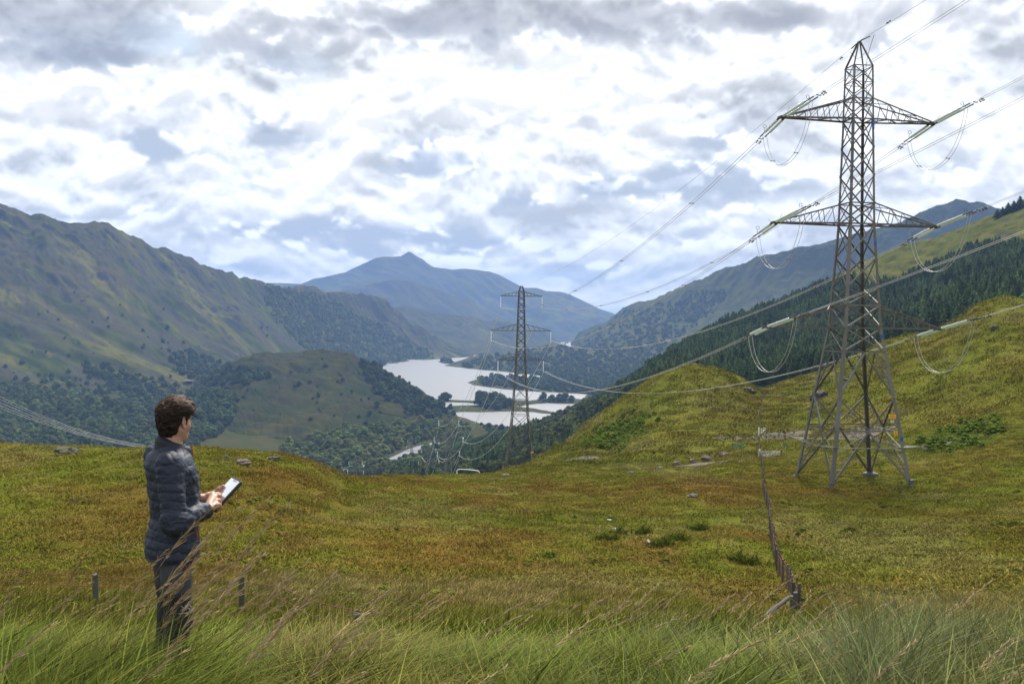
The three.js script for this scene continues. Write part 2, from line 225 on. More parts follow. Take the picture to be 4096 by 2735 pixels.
function moor(X, Z, d) {                                          // colour of the sward
  const n1 = fbm(X / 9, Z / 16, 4), n2 = fbm(X / 2.2 + 40, Z / 4 + 9, 3), n3 = fbm(X / 30 - 5, Z / 30 + 21, 3), n4 = fbm(X / 1.1, Z / 2.5, 2);
  const green = [0.124, 0.143, 0.019], olive = [0.152, 0.140, 0.025], rust = [0.162, 0.110, 0.023], straw = [0.215, 0.195, 0.075], deep = [0.100, 0.114, 0.015];
  const px = pxOf(X, d), mid = sstep(28, 42, d) * (1 - sstep(105, 135, d)) * (1 - sstep(1650, 2050, px) * 0.75) * (1 - 0.55 * sstep(500, 100, px));
  let c = mix3(green, olive, sstep(-0.2, 0.3, n1));
  c = mix3(c, rust, clamp(sstep(-0.18, 0.36, n2 * 0.6 + n3 * 0.8) * (0.05 + 0.62 * mid), 0, 1));
  c = mix3(c, deep, sstep(0.08, 0.45, n4 * 0.7 - n2 * 0.6) * 0.5);
  c = mix3(c, straw, sstep(0.12, 0.5, n2 - n1 * 0.4) * (0.25 + 0.4 * sstep(130, 230, d)));
  if (d > 130) c = mix3(c, mix3([0.148, 0.143, 0.027], [0.122, 0.138, 0.022], sstep(-0.2, 0.2, n3)), 0.6);
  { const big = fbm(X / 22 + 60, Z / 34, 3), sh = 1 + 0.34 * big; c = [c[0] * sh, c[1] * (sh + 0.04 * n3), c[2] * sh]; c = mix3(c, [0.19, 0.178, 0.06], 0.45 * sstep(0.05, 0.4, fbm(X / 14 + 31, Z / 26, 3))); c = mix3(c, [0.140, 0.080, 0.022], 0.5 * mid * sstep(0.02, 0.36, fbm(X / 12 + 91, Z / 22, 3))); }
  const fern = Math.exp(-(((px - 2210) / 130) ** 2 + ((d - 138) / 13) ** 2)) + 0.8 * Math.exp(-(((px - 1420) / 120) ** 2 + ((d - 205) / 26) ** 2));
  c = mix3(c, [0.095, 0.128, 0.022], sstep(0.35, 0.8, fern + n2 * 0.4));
  return c;
}
const groundMat = landMat(1.7, 0.05);
{
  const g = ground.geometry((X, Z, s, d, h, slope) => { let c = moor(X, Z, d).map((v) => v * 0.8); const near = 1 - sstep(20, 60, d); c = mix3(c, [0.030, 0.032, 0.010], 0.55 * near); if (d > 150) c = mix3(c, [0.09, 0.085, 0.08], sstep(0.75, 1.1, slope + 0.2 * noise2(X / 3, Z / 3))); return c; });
  const backPatch = geoFrom([-90, -1.9, -2.5, 90, -1.9, -2.5, -90, 6, 60, 90, 6, 60], [0, 2, 1, 1, 2, 3], Array(12).fill(0.05), [0, 0, 180, 0, 0, 60, 180, 60]);
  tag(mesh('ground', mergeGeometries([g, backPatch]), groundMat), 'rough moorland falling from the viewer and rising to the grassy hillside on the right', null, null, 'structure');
}

// --- hills and mountains beyond
const crag = (amp, len, rough = 1) => (X, Z, s, d) => (ridged(X / len, Z / len, 5) * amp + fbm(X / len * 3.1, Z / len * 3.1, 4) * amp * 0.35 * rough) * (s > 1 ? 1 : 0.25 + 0.75 * Math.sin(Math.min(1, s) * Math.PI)) - (s < 0.08 ? amp * 0.3 : 0);
const gully = (X, Z, L) => { const u = (0.66 * X - 0.75 * -Z * -1) / L, v = (0.75 * X + 0.66 * Z) / (L * 4.2); return noise2(u + 0.8 * noise2(u * 0.7, v * 2), v) + 0.5 * noise2(u * 2.3 + 4, v * 2.1) + 0.25 * noise2(u * 5.1, v * 4); };
const moorHill = (o = {}) => (X, Z, s, d, h, slope) => {  // moor colours; the mottling also paints sunlit and cloud-shaded patches on the slopes
  if (o.str) { const U = 0.66 * X - 0.75 * Z, W = 0.75 * X + 0.66 * Z; X = U; Z = W / 3.6; } const L = o.len || 260, n1 = fbm(X / L, Z / L, 5), n2 = fbm(X / L * 3.3 + 4, Z / L * 3.3, 4), n3 = fbm(X / L * 9, Z / L * 9 + 7, 3), gl = o.str ? noise2(X / 95 + 0.7 * noise2(X / 200, Z / 90), Z / 190) + 0.5 * noise2(X / 40, Z / 90) : gully(X, Z, L * 0.42), alt = clamp((h - LOCH) / (o.top || 600), 0, 1);
  let c = mix3([0.070, 0.090, 0.021], [0.104, 0.108, 0.028], sstep(-0.25, 0.25, n1 + 0.3 * n2));
  c = mix3(c, [0.082, 0.064, 0.034], 0.6 * sstep(0.0, 0.35, n2 * 0.8 + alt * 0.5 - 0.2));
  c = mix3(c, [0.034, 0.048, 0.018], sstep(0.05, 0.35, -n2 - 0.5 * n1 + 0.12 - alt * 0.35) * 0.8);
  c = mix3(c, [0.030, 0.044, 0.018], sstep(0.12, 0.55, -gl - 0.25 * alt) * 0.75);
  c = mix3(c, [0.190, 0.175, 0.058], sstep(0.05, 0.5, gl * 0.5 + n3 * 0.7 + n1 * 0.5) * 0.6);
  c = mix3(c, [0.074, 0.068, 0.058], sstep(0.16, 0.42, ridged(X / L * 2.2, Z / L * 1.3, 3) - 0.22 + n3 * 0.35 + alt * 0.25) * 0.75); c = mix3(c, [0.06, 0.06, 0.064], sstep(o.rock || 0.75, (o.rock || 0.75) + 0.35, slope + n3 * 0.35));
  return o.tint ? mix3(c, o.tint, o.mix ?? 0.5) : c;
};
function hill(name, label, category, spec, color, mat) { const l = new Land(spec); tag(mesh(name, l.geometry(color), mat), label, category, null, 'structure'); return l; }

const leftMountain = hill('mountain', 'long craggy green and brown mountain slope filling the left side, descending towards the loch', 'mountain', {
  cols: [[-420, [[1015, 1600], [900, 2100], [790, 2500], [690, 2900], [570, 3250], [440, 3500]]],
    [0, [[1012, 1620], [910, 2100], [800, 2550], [690, 2950], [580, 3300], [474, 3600]]],
    [245, [[1008, 1650], [910, 2150], [810, 2650], [710, 3100], [610, 3450], [514, 3750]]],
    [373, [[1000, 1700], [915, 2200], [830, 2750], [745, 3250], [660, 3650], [575, 3950]]],
    [482, [[960, 1950], [905, 2400], [845, 2900], [765, 3450], [690, 3900], [620, 4150]]],
    [583, [[905, 2600], [875, 2900], [832, 3300], [765, 3750], [705, 4200], [647, 4450]]],
    [719, [[878, 3250], [855, 3700], [820, 4200], [770, 4600], [712, 4850], [659, 5000]]],
    [800, [[863, 3620], [845, 4100], [810, 4600], [765, 4900], [718, 5100], [676, 5200]]],
    [870, [[847, 4150], [832, 4700], [805, 5000], [765, 5200], [725, 5350], [686, 5450]]],
    [925, [[834, 4700], [825, 4950], [808, 5150], [785, 5300], [757, 5420], [727, 5500]]],
    [980, [[829, 4980], [822, 5150], [812, 5300], [797, 5400], [784, 5480], [770, 5550]]],
    [1040, [[822, 5360], [818, 5480], [813, 5600], [809, 5700], [805, 5760], [801, 5800]]],
    [1085, [[819, 5560], [818, 5620], [817, 5680], [816, 5720], [815, 5760], [815, 5800]]]],
  crest: [[-420, 430], [-200, 455], [0, 474], [33, 485], [62, 500], [68, 502], [81, 498.6], [90, 496.5], [112, 505], [156, 516], [200, 516], [213, 512.7], [237, 516], [248, 513.6], [263, 519.7], [281, 528.5], [298, 541.6], [322, 552.6], [351, 568], [373, 574.5], [397, 583], [408, 592], [441, 598.6], [456, 611.8], [482, 620.6], [533, 629], [548, 640], [583, 647], [614, 653.5], [649, 662], [675, 664], [719, 659], [745, 675], [800, 676], [830, 674], [860, 683.5], [889, 694], [897, 706], [912, 716], [925.6, 727], [947.5, 753], [980, 770], [1040, 801], [1085, 815]],
  na: 620, rows: [24, 32, 36, 40, 46], back: [[0.1, 0.2], [0.3, 0.3]], noise: (X, Z, s, d) => { const w = sstep(0.0, 0.25, s); const U = 0.66 * X - 0.75 * Z, W = 0.75 * X + 0.66 * Z, wv = 60 * noise2(X / 300, Z / 300); return (ridged((U + wv) / 330, W / 1500, 4) * 30 + fbm((U + wv) / 110, W / 620, 4) * 20 + ridged((U + wv) / 62, W / 260, 3) * 7) * (0.25 + 0.75 * w) * (1 - 0.7 * sstep(0.92, 1, s)) + (ridged(X / 150, Z / 110, 5) * 19 + fbm(X / 40, Z / 40, 3) * 7) * sstep(0.25, 0.8, s) * (1 - 0.4 * sstep(0.96, 1, s)); },
}, moorHill({ top: 650, rock: 0.85, str: true, len: 200 }), landMat(45, 3));

const knoll = hill('hill', 'rounded grassy knoll in the valley before the loch, wooded on its right flank', 'hill', {
  cols: [[330, [[1010, 1660], [950, 2000], [905, 2500], [893, 2760], [890, 2800]]], [420, [[1000, 1720], [935, 2050], [895, 2450], [880, 2640], [877, 2680]]],
    [490, [[1010, 1660], [935, 2000], [888, 2300], [861, 2450], [856, 2480]]], [560, [[1030, 1540], [935, 1920], [868, 2200], [827, 2380], [820, 2400]]],
    [640, [[1045, 1460], [940, 1860], [862, 2170], [815, 2340], [809, 2370]]], [740, [[1055, 1410], [945, 1830], [862, 2150], [810, 2330], [804, 2360]]],
    [800, [[1052, 1425], [950, 1800], [868, 2120], [814, 2280], [807, 2310]]], [840, [[1046, 1460], [955, 1790], [890, 2080], [841, 2230], [834, 2260]]],
    [890, [[1036, 1515], [960, 1790], [905, 2040], [863, 2180], [857, 2200]]], [960, [[1015, 1620], [965, 1820], [930, 2010], [903, 2120], [899, 2140]]],
    [1010, [[990, 1780], [966, 1880], [948, 1980], [934, 2040], [931, 2060]]], [1048, [[972, 1900], [966, 1930], [960, 1970], [955, 2000], [953, 2020]]]],
  na: 260, rows: [26, 26, 24, 8], back: [[0.08, 0.3], [0.25, 0.3]], noise: (X, Z, s, d) => crag(9, 160, 1.4)(X, Z, s, d) + gully(X, Z, 55) * 7 + ridged(X / 35, Z / 35, 3) * 4,
}, (X, Z, s, d, h, slope) => { let c = moorHill({ len: 150, top: 300, rock: 0.9 })(X, Z, s, d, h, slope); const n = fbm(X / 90, Z / 140, 4); c = mix3(c, [0.062, 0.064, 0.024], 0.5).map((v) => v * 0.66); return mix3(c, [0.030, 0.044, 0.019], sstep(-0.05, 0.35, n) * 0.75); }, landMat(24, 1.2));

const woodHill = hill('hill', 'green wooded hill rising from the right shore to a craggy skyline behind the conifers', 'hill', {
  cols: [[1309, [[824, 5200], [812, 5700], [803, 6200], [796, 6700], [790, 7100]]], [1330, [[838, 4500], [820, 5100], [800, 5700], [780, 6200], [764, 6600]]], [1400, [[868, 3440], [838, 4200], [800, 4900], [762, 5500], [731, 5950]]],
    [1460, [[872, 3340], [835, 4000], [790, 4600], [740, 5200], [694, 5600]]], [1548, [[872, 3340], [830, 3900], [775, 4500], [715, 5000], [665, 5300]]], [1662, [[870, 3380], [820, 3900], [755, 4350], [680, 4700], [617, 4900]]],
    [1770, [[868, 3420], [800, 3850], [725, 4200], [650, 4450], [584, 4600]]], [1882, [[866, 3460], [790, 3850], [705, 4150], [628, 4350], [562, 4450]]], [2065, [[864, 3480], [770, 3800], [670, 4100], [585, 4300], [511, 4420]]],
    [2193, [[860, 3500], [750, 3800], [640, 4100], [545, 4300], [458, 4420]]], [2284, [[860, 3500], [755, 3800], [650, 4100], [560, 4300], [478, 4420]]], [2520, [[860, 3500], [770, 3800], [670, 4100], [585, 4300], [510, 4420]]]],
  crest: [[1309, 790], [1317, 778.5], [1328, 764], [1361, 749], [1390, 742], [1401, 731], [1430, 709], [1459, 694.5], [1496, 691], [1518, 680], [1536, 669], [1548, 665], [1590, 648], [1630, 632], [1662, 617], [1699, 609.5], [1735, 591], [1768, 584], [1790, 580], [1809, 576.6], [1823, 569], [1882, 562], [1911, 554.7], [1948, 544], [2013, 525], [2065, 511], [2101, 493], [2138, 478], [2182, 463], [2193, 457.7], [2211, 461], [2222, 466], [2248, 463], [2266, 469], [2284, 478], [2400, 500], [2520, 510]],
  na: 380, rows: [30, 30, 30, 30], back: [[0.1, 0.2], [0.3, 0.3]], noise: (X, Z, s, d) => crag(26, 330)(X, Z, s, d) + (ridged(X / 110, Z / 80, 3) * 12 + gully(-X, Z, 90) * 14) * (1 - 0.75 * sstep(0.93, 1, s)) + ridged(X / 50, Z / 50, 3) * 5 * sstep(0.6, 0.95, s),
}, moorHill({ top: 620, rock: 0.85, tint: [0.085, 0.098, 0.028], mix: 0.4 }), landMat(70, 3));

const headland = hill('hill', 'low wooded headland reaching into the loch from the right shore', 'hill', {
  cols: [[1020, [[843, 4330], [841, 4380], [840, 4430], [838, 4480]]], [1060, [[846, 4200], [838, 4300], [831, 4400], [825, 4500]]], [1094, [[850, 4050], [838, 4200], [825, 4350], [815, 4500]]],
    [1160, [[856, 3850], [842, 4050], [824, 4280], [810, 4500]]], [1225, [[862, 3660], [842, 3950], [818, 4280], [797, 4600]]], [1262, [[865, 3580], [842, 3900], [812, 4300], [788, 4700]]],
    [1300, [[867, 3520], [845, 3850], [818, 4200], [797, 4600]]], [1360, [[869, 3460], [848, 3800], [822, 4100], [803, 4450]]], [1440, [[872, 3400], [852, 3700], [830, 4000], [812, 4300]]]],
  na: 150, rows: [14, 14, 16], back: [[0.06, 0.3], [0.2, 0.3]], noise: crag(7, 140),
}, moorHill({ len: 140, top: 300, tint: [0.075, 0.085, 0.03], mix: 0.4 }), landMat(30, 2));

hill('hill', 'brown ridge beyond the left mountain running down to the far arm of the loch', 'ridge', {
  cols: [[820, [[818, 5600], [775, 6500], [730, 7000], [702, 7200]]], [907, [[818, 5650], [775, 6500], [735, 7000], [705, 7200]]], [1006, [[817, 5750], [780, 6600], [745, 7050], [720, 7250]]], [1116, [[815, 5900], [785, 6700], [757, 7150], [735, 7350]]], [1207, [[808, 6480], [786, 7150], [766, 7550], [749, 7700]]], [1265, [[795, 7900], [788, 8100], [781, 8250], [775, 8350]]], [1286, [[790, 8500], [788, 8600], [786, 8700], [785, 8800]]]],
  crest: [[820, 700], [860, 697], [907, 705], [930, 702], [960, 710], [1006, 720], [1057, 723.7], [1116, 734.6], [1170, 740], [1207, 749], [1244, 760], [1265, 775], [1281, 783], [1290, 789]],
  na: 220, rows: [20, 20, 24], noise: (X, Z, s, d) => crag(24, 380)(X, Z, s, d) + gully(X, Z, 150) * 18 * (1 - 0.8 * sstep(0.9, 1, s)),
}, moorHill({ top: 500, tint: [0.05, 0.05, 0.024], mix: 0.4 }), landMat(80, 3));
hill('hill', 'brown hill in front of the blue peak', 'hill', {
  cols: [[740, [[789, 8800], [740, 9200], [700, 9500], [680, 9700]]], [860, [[788, 8800], [735, 9200], [685, 9500], [647, 9700]]], [926, [[788, 8800], [735, 9200], [682, 9500], [641, 9700]]], [1006, [[788, 8800], [740, 9200], [695, 9500], [665, 9700]]], [1101, [[788, 8800], [755, 9200], [725, 9500], [705, 9700]]], [1250, [[788, 8800], [782, 9000], [777, 9200], [774, 9400]]]],
  crest: [[740, 680], [790, 664], [830, 655], [860, 647], [896, 641.5], [926, 641.5], [955, 650], [980, 658], [1006, 665], [1050, 680], [1079, 691], [1101, 705.5], [1180, 740], [1250, 775]],
  na: 200, rows: [16, 16, 20], noise: (X, Z, s, d) => crag(30, 520)(X, Z, s, d) + gully(X, Z, 220) * 22 * (1 - 0.8 * sstep(0.9, 1, s)),
}, moorHill({ top: 700, tint: [0.06, 0.05, 0.03], mix: 0.4 }), landMat(120, 4));
hill('mountain', 'tall blue hazy peak at the head of the view beyond the loch', 'mountain', {
  cols: [[560, [[783, 10000], [720, 10900], [690, 11300], [670, 11600]]], [700, [[783, 10000], [720, 10900], [680, 11300], [650, 11600]]], [830, [[783, 10000], [710, 10900], [650, 11350], [606, 11700]]], [937, [[783, 10000], [700, 10900], [630, 11350], [580, 11700]]], [1065, [[783, 10000], [715, 10900], [655, 11350], [618, 11700]]], [1200, [[782, 10050], [730, 10800], [690, 11200], [662, 11600]]], [1305, [[782, 10100], [740, 10700], [705, 11100], [676, 11500]]], [1415, [[782, 10200], [762, 10600], [740, 10900], [722, 11200]]], [1520, [[783, 10200], [775, 10500], [768, 10700], [760, 11000]]]],
  crest: [[560, 652], [612, 650], [640, 648], [690, 649], [720, 638], [760, 632], [790, 627], [830, 605], [860, 592], [880, 588], [900, 589], [918, 587], [928, 581], [937, 576], [945, 580], [956, 588], [968, 594], [980, 604], [995, 613], [1039, 619], [1064, 618], [1090, 621], [1123, 625], [1145, 632], [1165, 642], [1181, 650.6], [1200, 661], [1229, 660.5], [1251, 667], [1284, 670.7], [1306, 676], [1335, 689], [1371, 707], [1415, 722], [1520, 762]],
  na: 320, rows: [20, 24, 28], noise: (X, Z, s, d) => crag(46, 800)(X, Z, s, d) + gully(X, Z, 300) * 40 * (1 - 0.8 * sstep(0.9, 1, s)),
}, moorHill({ len: 600, top: 1000 }), landMat(200, 6));

const forestHill = hill('hill', 'steep hillside on the right carrying the conifer plantation under open grass', 'hill', {
  cols: [[900, [[1135, 700], [1108, 950], [1092, 1150], [1080, 1330]]], [960, [[1125, 700], [1102, 950], [1087, 1150], [1076, 1320]]], [1050, [[1110, 700], [1080, 900], [1057, 1150], [1040, 1440]]], [1150, [[1090, 650], [1060, 850], [1030, 1100], [1007, 1500]]], [1250, [[1060, 600], [1022, 850], [994, 1150], [974, 1450]]],
    [1350, [[1010, 600], [970, 850], [945, 1100], [928, 1300]]], [1430, [[945, 600], [917, 850], [897, 1050], [888, 1250]]], [1500, [[905, 600], [878, 850], [856, 1050], [843, 1250]]], [1590, [[885, 600], [848, 850], [815, 1050], [790, 1250]]], [1735, [[890, 550], [838, 800], [776, 1050], [722, 1300]]],
    [1867, [[870, 550], [810, 800], [737, 1050], [668, 1300]]], [1955, [[850, 550], [778, 800], [700, 1050], [616, 1300]]], [2065, [[800, 550], [738, 800], [660, 1050], [568, 1300]]], [2211, [[760, 500], [688, 750], [605, 1050], [520, 1300]]], [2348, [[740, 450], [648, 750], [552, 1050], [458, 1300]]], [2650, [[700, 450], [580, 750], [460, 1050], [350, 1300]]]],
  crest: [[1955, 616], [2014, 585], [2065, 567], [2100, 557], [2138, 548], [2180, 532], [2211, 519], [2266, 497], [2284, 493], [2306, 480], [2330, 468], [2348, 458], [2650, 350]],
  na: 360, rows: [18, 26, 26], back: [[0.1, 0.1], [0.6, 0.15]], noise: (X, Z, s, d) => crag(6, 90)(X, Z, s, d) + fbm(X / 20, Z / 20, 3) * 2.0 + ridged(X / 26, Z / 22, 3) * 1.6,
}, (X, Z, s, d, h, slope) => { const n = fbm(X / 60, Z / 60, 4), m = fbm(X / 16, Z / 16, 3); let c = mix3([0.108, 0.114, 0.024], [0.085, 0.100, 0.020], sstep(-0.2, 0.3, n)); c = mix3(c, [0.155, 0.14, 0.06], sstep(0.05, 0.45, m) * 0.7); c = mix3(c, [0.045, 0.05, 0.02], sstep(0.0, 0.35, -m - n * 0.4) * 0.7); return mix3(c, [0.075, 0.07, 0.07], sstep(0.75, 1.0, slope + m * 0.2)); }, landMat(12, 0.8));

// --- valley floor, islands and spits: low land standing out of one level of water
const poly = (l) => l.map(([x, y]) => { const p = onPlane(x, y, LOCH); return [p.x, p.z]; });
const LANDS = [
  [[-500, 860], [430, 866], [700, 872], [900, 880], [985, 906], [1000, 916], [1004, 925], [1022, 936], [1028, 946], [1060, 957], [1083, 965], [1110, 972], [1160, 977], [1225, 981], [1262, 985], [1300, 962], [1312, 935], [1345, 905], [1400, 890], [2100, 880], [2100, 1500], [-500, 1500]],
  [[1000, 915], [1025, 916], [1060, 918], [1094, 919], [1105, 915], [1130, 913], [1170, 917], [1211, 919], [1240, 915], [1275, 913], [1330, 914], [1330, 926], [1290, 926], [1250, 924], [1215, 928], [1190, 931], [1160, 932], [1094, 925], [1060, 923], [1030, 922], [1003, 921]],
  [[1020, 934], [1040, 930], [1094, 928], [1110, 924], [1170, 929], [1192, 933], [1225, 936], [1250, 941], [1292, 948], [1278, 951], [1250, 948], [1225, 945], [1170, 943], [1100, 945], [1060, 945], [1030, 947], [1015, 945]],
  [[1073, 877], [1088, 871], [1120, 868], [1165, 866], [1215, 865], [1260, 867], [1340, 862], [1400, 850], [2100, 850], [2100, 910], [1380, 906], [1313, 902], [1260, 900], [1214, 897], [1160, 893], [1115, 887], [1085, 883]],
  [[1004, 829], [1015, 825.5], [1035, 826], [1044, 830], [1040, 834], [1018, 834]],
  [[800, 850], [840, 838], [875, 833], [887, 832], [886, 836], [875, 842], [840, 852]]].map(poly);
const RIVER = poly([[1006, 1016], [985, 1021], [965, 1027], [948, 1034], [925, 1046], [900, 1055], [872, 1063], [845, 1069], [800, 1078]]);
function polyDist(p, x, z) {                                      // signed distance, positive inside
  let inside = false, best = 1e18;
  for (let i = 0, j = p.length - 1; i < p.length; j = i++) {
    const [xi, zi] = p[i], [xj, zj] = p[j];
    if ((zi > z) !== (zj > z) && x < (xj - xi) * (z - zi) / (zj - zi) + xi) inside = !inside;
    const dx = xj - xi, dz = zj - zi, t = clamp(((x - xi) * dx + (z - zi) * dz) / (dx * dx + dz * dz), 0, 1), q = (x - xi - t * dx) ** 2 + (z - zi - t * dz) ** 2; if (q < best) best = q;
  }
  return (inside ? 1 : -1) * Math.sqrt(best);
}
function lineDist(p, x, z) { let best = 1e18; for (let i = 0; i < p.length - 1; i++) { const [xi, zi] = p[i], [xj, zj] = p[i + 1], dx = xj - xi, dz = zj - zi, t = clamp(((x - xi) * dx + (z - zi) * dz) / (dx * dx + dz * dz), 0, 1), q = (x - xi - t * dx) ** 2 + (z - zi - t * dz) ** 2; if (q < best) best = q; } return Math.sqrt(best); }
function shore(X, Z) { let s = -1e9; for (const p of LANDS) { const q = polyDist(p, X, Z); if (q > s) s = q; } s += fbm(X / 40, Z / 40, 3) * 9; const r = lineDist(RIVER, X, Z) - 13; return Math.min(s, r); }
const floorLand = new Land({
  cols: [[-420, [[1300, 700], [1000, 1600], [900, 2500], [834, 4500], [812, 5800]]], [1174, [[1300, 700], [1000, 1600], [900, 2500], [834, 4500], [812, 5800]]], [2100, [[1300, 700], [1000, 1600], [900, 2500], [834, 4500], [812, 5800]]]],
  na: 520, rows: [26, 110, 90, 40], back: [[0.1, 0.05]],
});
floorLand.A.forEach((a, i) => floorLand.D[i].forEach((d, j) => { const X = a * d, s = shore(X, -d); floorLand.H[i][j] = LOCH + clamp(s * 0.09, -5, 2.6) + (s > 0 ? fbm(X / 60, d / 60, 3) * 1.6 * sstep(0, 60, s) : 0); }));
tag(mesh('valley_floor', floorLand.geometry((X, Z, s, d) => { const q = shore(X, Z), n = fbm(X / 70, Z / 110, 4), m = fbm(X / 25, Z / 25, 3); let c = mix3([0.046, 0.054, 0.018], [0.066, 0.060, 0.024], sstep(-0.2, 0.3, n)); c = mix3(c, [0.036, 0.050, 0.017], sstep(0.05, 0.35, m) * 0.6); c = mix3([0.06, 0.058, 0.045], c, sstep(2, 12, q)); return c; }), landMat(18, 0.6)), 'flat valley floor with low spits and islands standing out of the loch', null, null, 'structure');

const waterBump = (() => { const N = 512, d = new Uint8Array(N * N * 4); for (let y = 0; y < N; y++) for (let x = 0; x < N; x++) { const u = x / N * 6.2831853, v = y / N * 6.2831853; const g = clamp(128 + 200 * fbm(Math.cos(u) * 5 + Math.cos(v) * 9, Math.sin(u) * 5 + Math.sin(v) * 9 + 20, 4, 0.6), 0, 255), o = (y * N + x) * 4; d[o] = d[o + 1] = d[o + 2] = g; d[o + 3] = 255; } const t = new THREE.DataTexture(d, N, N); t.wrapS = t.wrapT = THREE.RepeatWrapping; t.magFilter = THREE.LinearFilter; t.needsUpdate = true; return t; })();
const water = new THREE.MeshPhysicalMaterial({ color: new THREE.Color().setRGB(0.012, 0.018, 0.024), roughness: 0.46, ior: 1.85 });
function sheet(name, label, cat, x0, x1, d0, d1, y = LOCH) { const g = geoFrom([x0, y, -d0, x1, y, -d0, x0, y, -d1, x1, y, -d1], [0, 1, 2, 1, 3, 2], null, [x0, d0, x1, d0, x0, d1, x1, d1]); return tag(mesh(name, g, water), label, cat, null, 'structure'); }
sheet('lake', 'silver loch winding between the hills to the far blue peak', 'lake', -4000, 4000, 2120, 14000);
sheet('pond', 'pale sheltered pool in front of the wooded spit', 'pond', -900, 900, 1700, 2120);
sheet('river', 'short bright bend of river in the wooded valley', 'river', -900, 900, 900, 1700);

// ---------------------------------------------------------------- pylons and their cables
const steelTex = (() => { const N = 256, d = new Uint8Array(N * N * 4), r = rng(11); for (let y = 0; y < N; y++) for (let x = 0; x < N; x++) { const u = x / N * 6.2831853, v = y / N * 6.2831853, n = fbm(Math.cos(u) * 3 + Math.cos(v) * 4, Math.sin(u) * 3 + Math.sin(v) * 4, 5, 0.6), o = (y * N + x) * 4, g = clamp(205 + n * 150 + (r() - 0.5) * 26, 60, 255); d[o] = g; d[o + 1] = g * 0.985; d[o + 2] = g * 0.95; d[o + 3] = 255; } const t = new THREE.DataTexture(d, N, N); t.wrapS = t.wrapT = THREE.RepeatWrapping; t.magFilter = THREE.LinearFilter; t.needsUpdate = true; return t; })();
const steels = [[0.20, 0.20, 0.196], [0.165, 0.16, 0.148], [0.135, 0.125, 0.112]].map((c) => std(c, 0.62, { metalness: 0.25, map: steelTex }));
const cableMat = std([0.50, 0.50, 0.49], 0.45, { metalness: 0.35 }), fittingMat = std([0.09, 0.085, 0.085], 0.6, { metalness: 0.4 }), paleFitting = std([0.55, 0.56, 0.56], 0.4, { metalness: 0.5 });
const paleCable = std([0.78, 0.78, 0.76], 0.5);  // lighter copy of the cable colour, painting a glint on the valley spans
const glassMat = new THREE.MeshPhysicalMaterial({ color: new THREE.Color().setRGB(0.80, 0.88, 0.85), roughness: 0.1, transmission: 0.3, thickness: 0, ior: 1.5, clearcoat: 0.6, clearcoatRoughness: 0.1 });
const UNIT_L = (() => { const a = new THREE.BoxGeometry(1, 1, 0.11).translate(0, 0.5, -0.055), b = new THREE.BoxGeometry(0.11, 1, 0.89).translate(-0.445, 0.5, -0.555); return mergeGeometries([a, b]); })();
const UNIT_BAR = new THREE.CylinderGeometry(1, 1, 1, 7).translate(0, 0.5, 0);
function memberMatrix(p, q, w, n) { const y = q.clone().sub(p), L = y.length(); y.normalize(); const x = y.clone().cross(n).normalize(), z = x.clone().cross(y).normalize(); return new THREE.Matrix4().makeBasis(x.multiplyScalar(w), y.multiplyScalar(L), z.multiplyScalar(w)).setPosition(p); }
function member(parent, name, p, q, w, n, mat) { const m = mesh(name, UNIT_L, mat, parent); memberMatrix(p, q, w, n).decompose(m.position, m.quaternion, m.scale); return m; }
function bar(p, q, r) { const m = new THREE.Matrix4(), y = q.clone().sub(p), L = y.length(); y.normalize(); const x = (Math.abs(y.y) < 0.9 ? V(0, 1, 0) : V(1, 0, 0)).cross(y).normalize(), z = x.clone().cross(y); return UNIT_BAR.clone().applyMatrix4(m.makeBasis(x.multiplyScalar(r), y.multiplyScalar(L), z.multiplyScalar(r)).setPosition(p)); }
function tube(points, r, seg = 24, rad = 6) { return new THREE.TubeGeometry(new THREE.CatmullRomCurve3(points), seg, r, rad); }
const sag = (p, q, s, n = 40, off = V(0, 0, 0)) => Array.from({ length: n + 1 }, (_, i) => { const t = i / n; return p.clone().lerp(q, t).add(off).add(V(0, -4 * s * t * (1 - t), 0)); });

const FACES = [[0, 1], [1, 2], [2, 3], [3, 0]];                     // corners: right, front, left, back
const SGN = [[1, 1], [-1, 1], [-1, -1], [1, -1]];
// ----- the tall tension pylon on the right
const P1 = at(1960, 748.6, 107), YB = P1.y - 16.3, TH = 8 * Math.PI / 180;
const pylon = thing('pylon', 'tall grey lattice tension pylon standing on the moor to the right', 'pylon', V(P1.x, YB, P1.z));
pylon.rotation.y = TH;
pylon.updateMatrixWorld(true);
const toLocal = (p) => pylon.worldToLocal(p.clone()), toWorld = (p) => pylon.localToWorld(p.clone());
const halfSide = mono([-4, 0, 16.15, 18.5, 26.95, 29.1, 37.8, 39.9, 43.3], [4.93, 4.35, 2.02, 1.89, 1.40, 1.37, 1.17, 1.13, 1.07]);
const corner = (k, y) => { const a = y <= 16.15 ? lerp(4.35, 2.02, y / 16.15) : halfSide(y); return V(SGN[k][0] * a, y, SGN[k][1] * a); };
const outw = (f) => { const [i, j] = FACES[f]; return V(SGN[i][0] + SGN[j][0], 0, SGN[i][1] + SGN[j][1]).normalize(); };
const footY = [0, 1, 2, 3].map((k) => { let y = 0; for (let i = 0; i < 4; i++) { const w = toWorld(corner(k, y)); y = ground.height(w.x, w.z) - YB; } return y; });
let mi = 0; const pick = () => steels[(mi++ * 7) % 3];
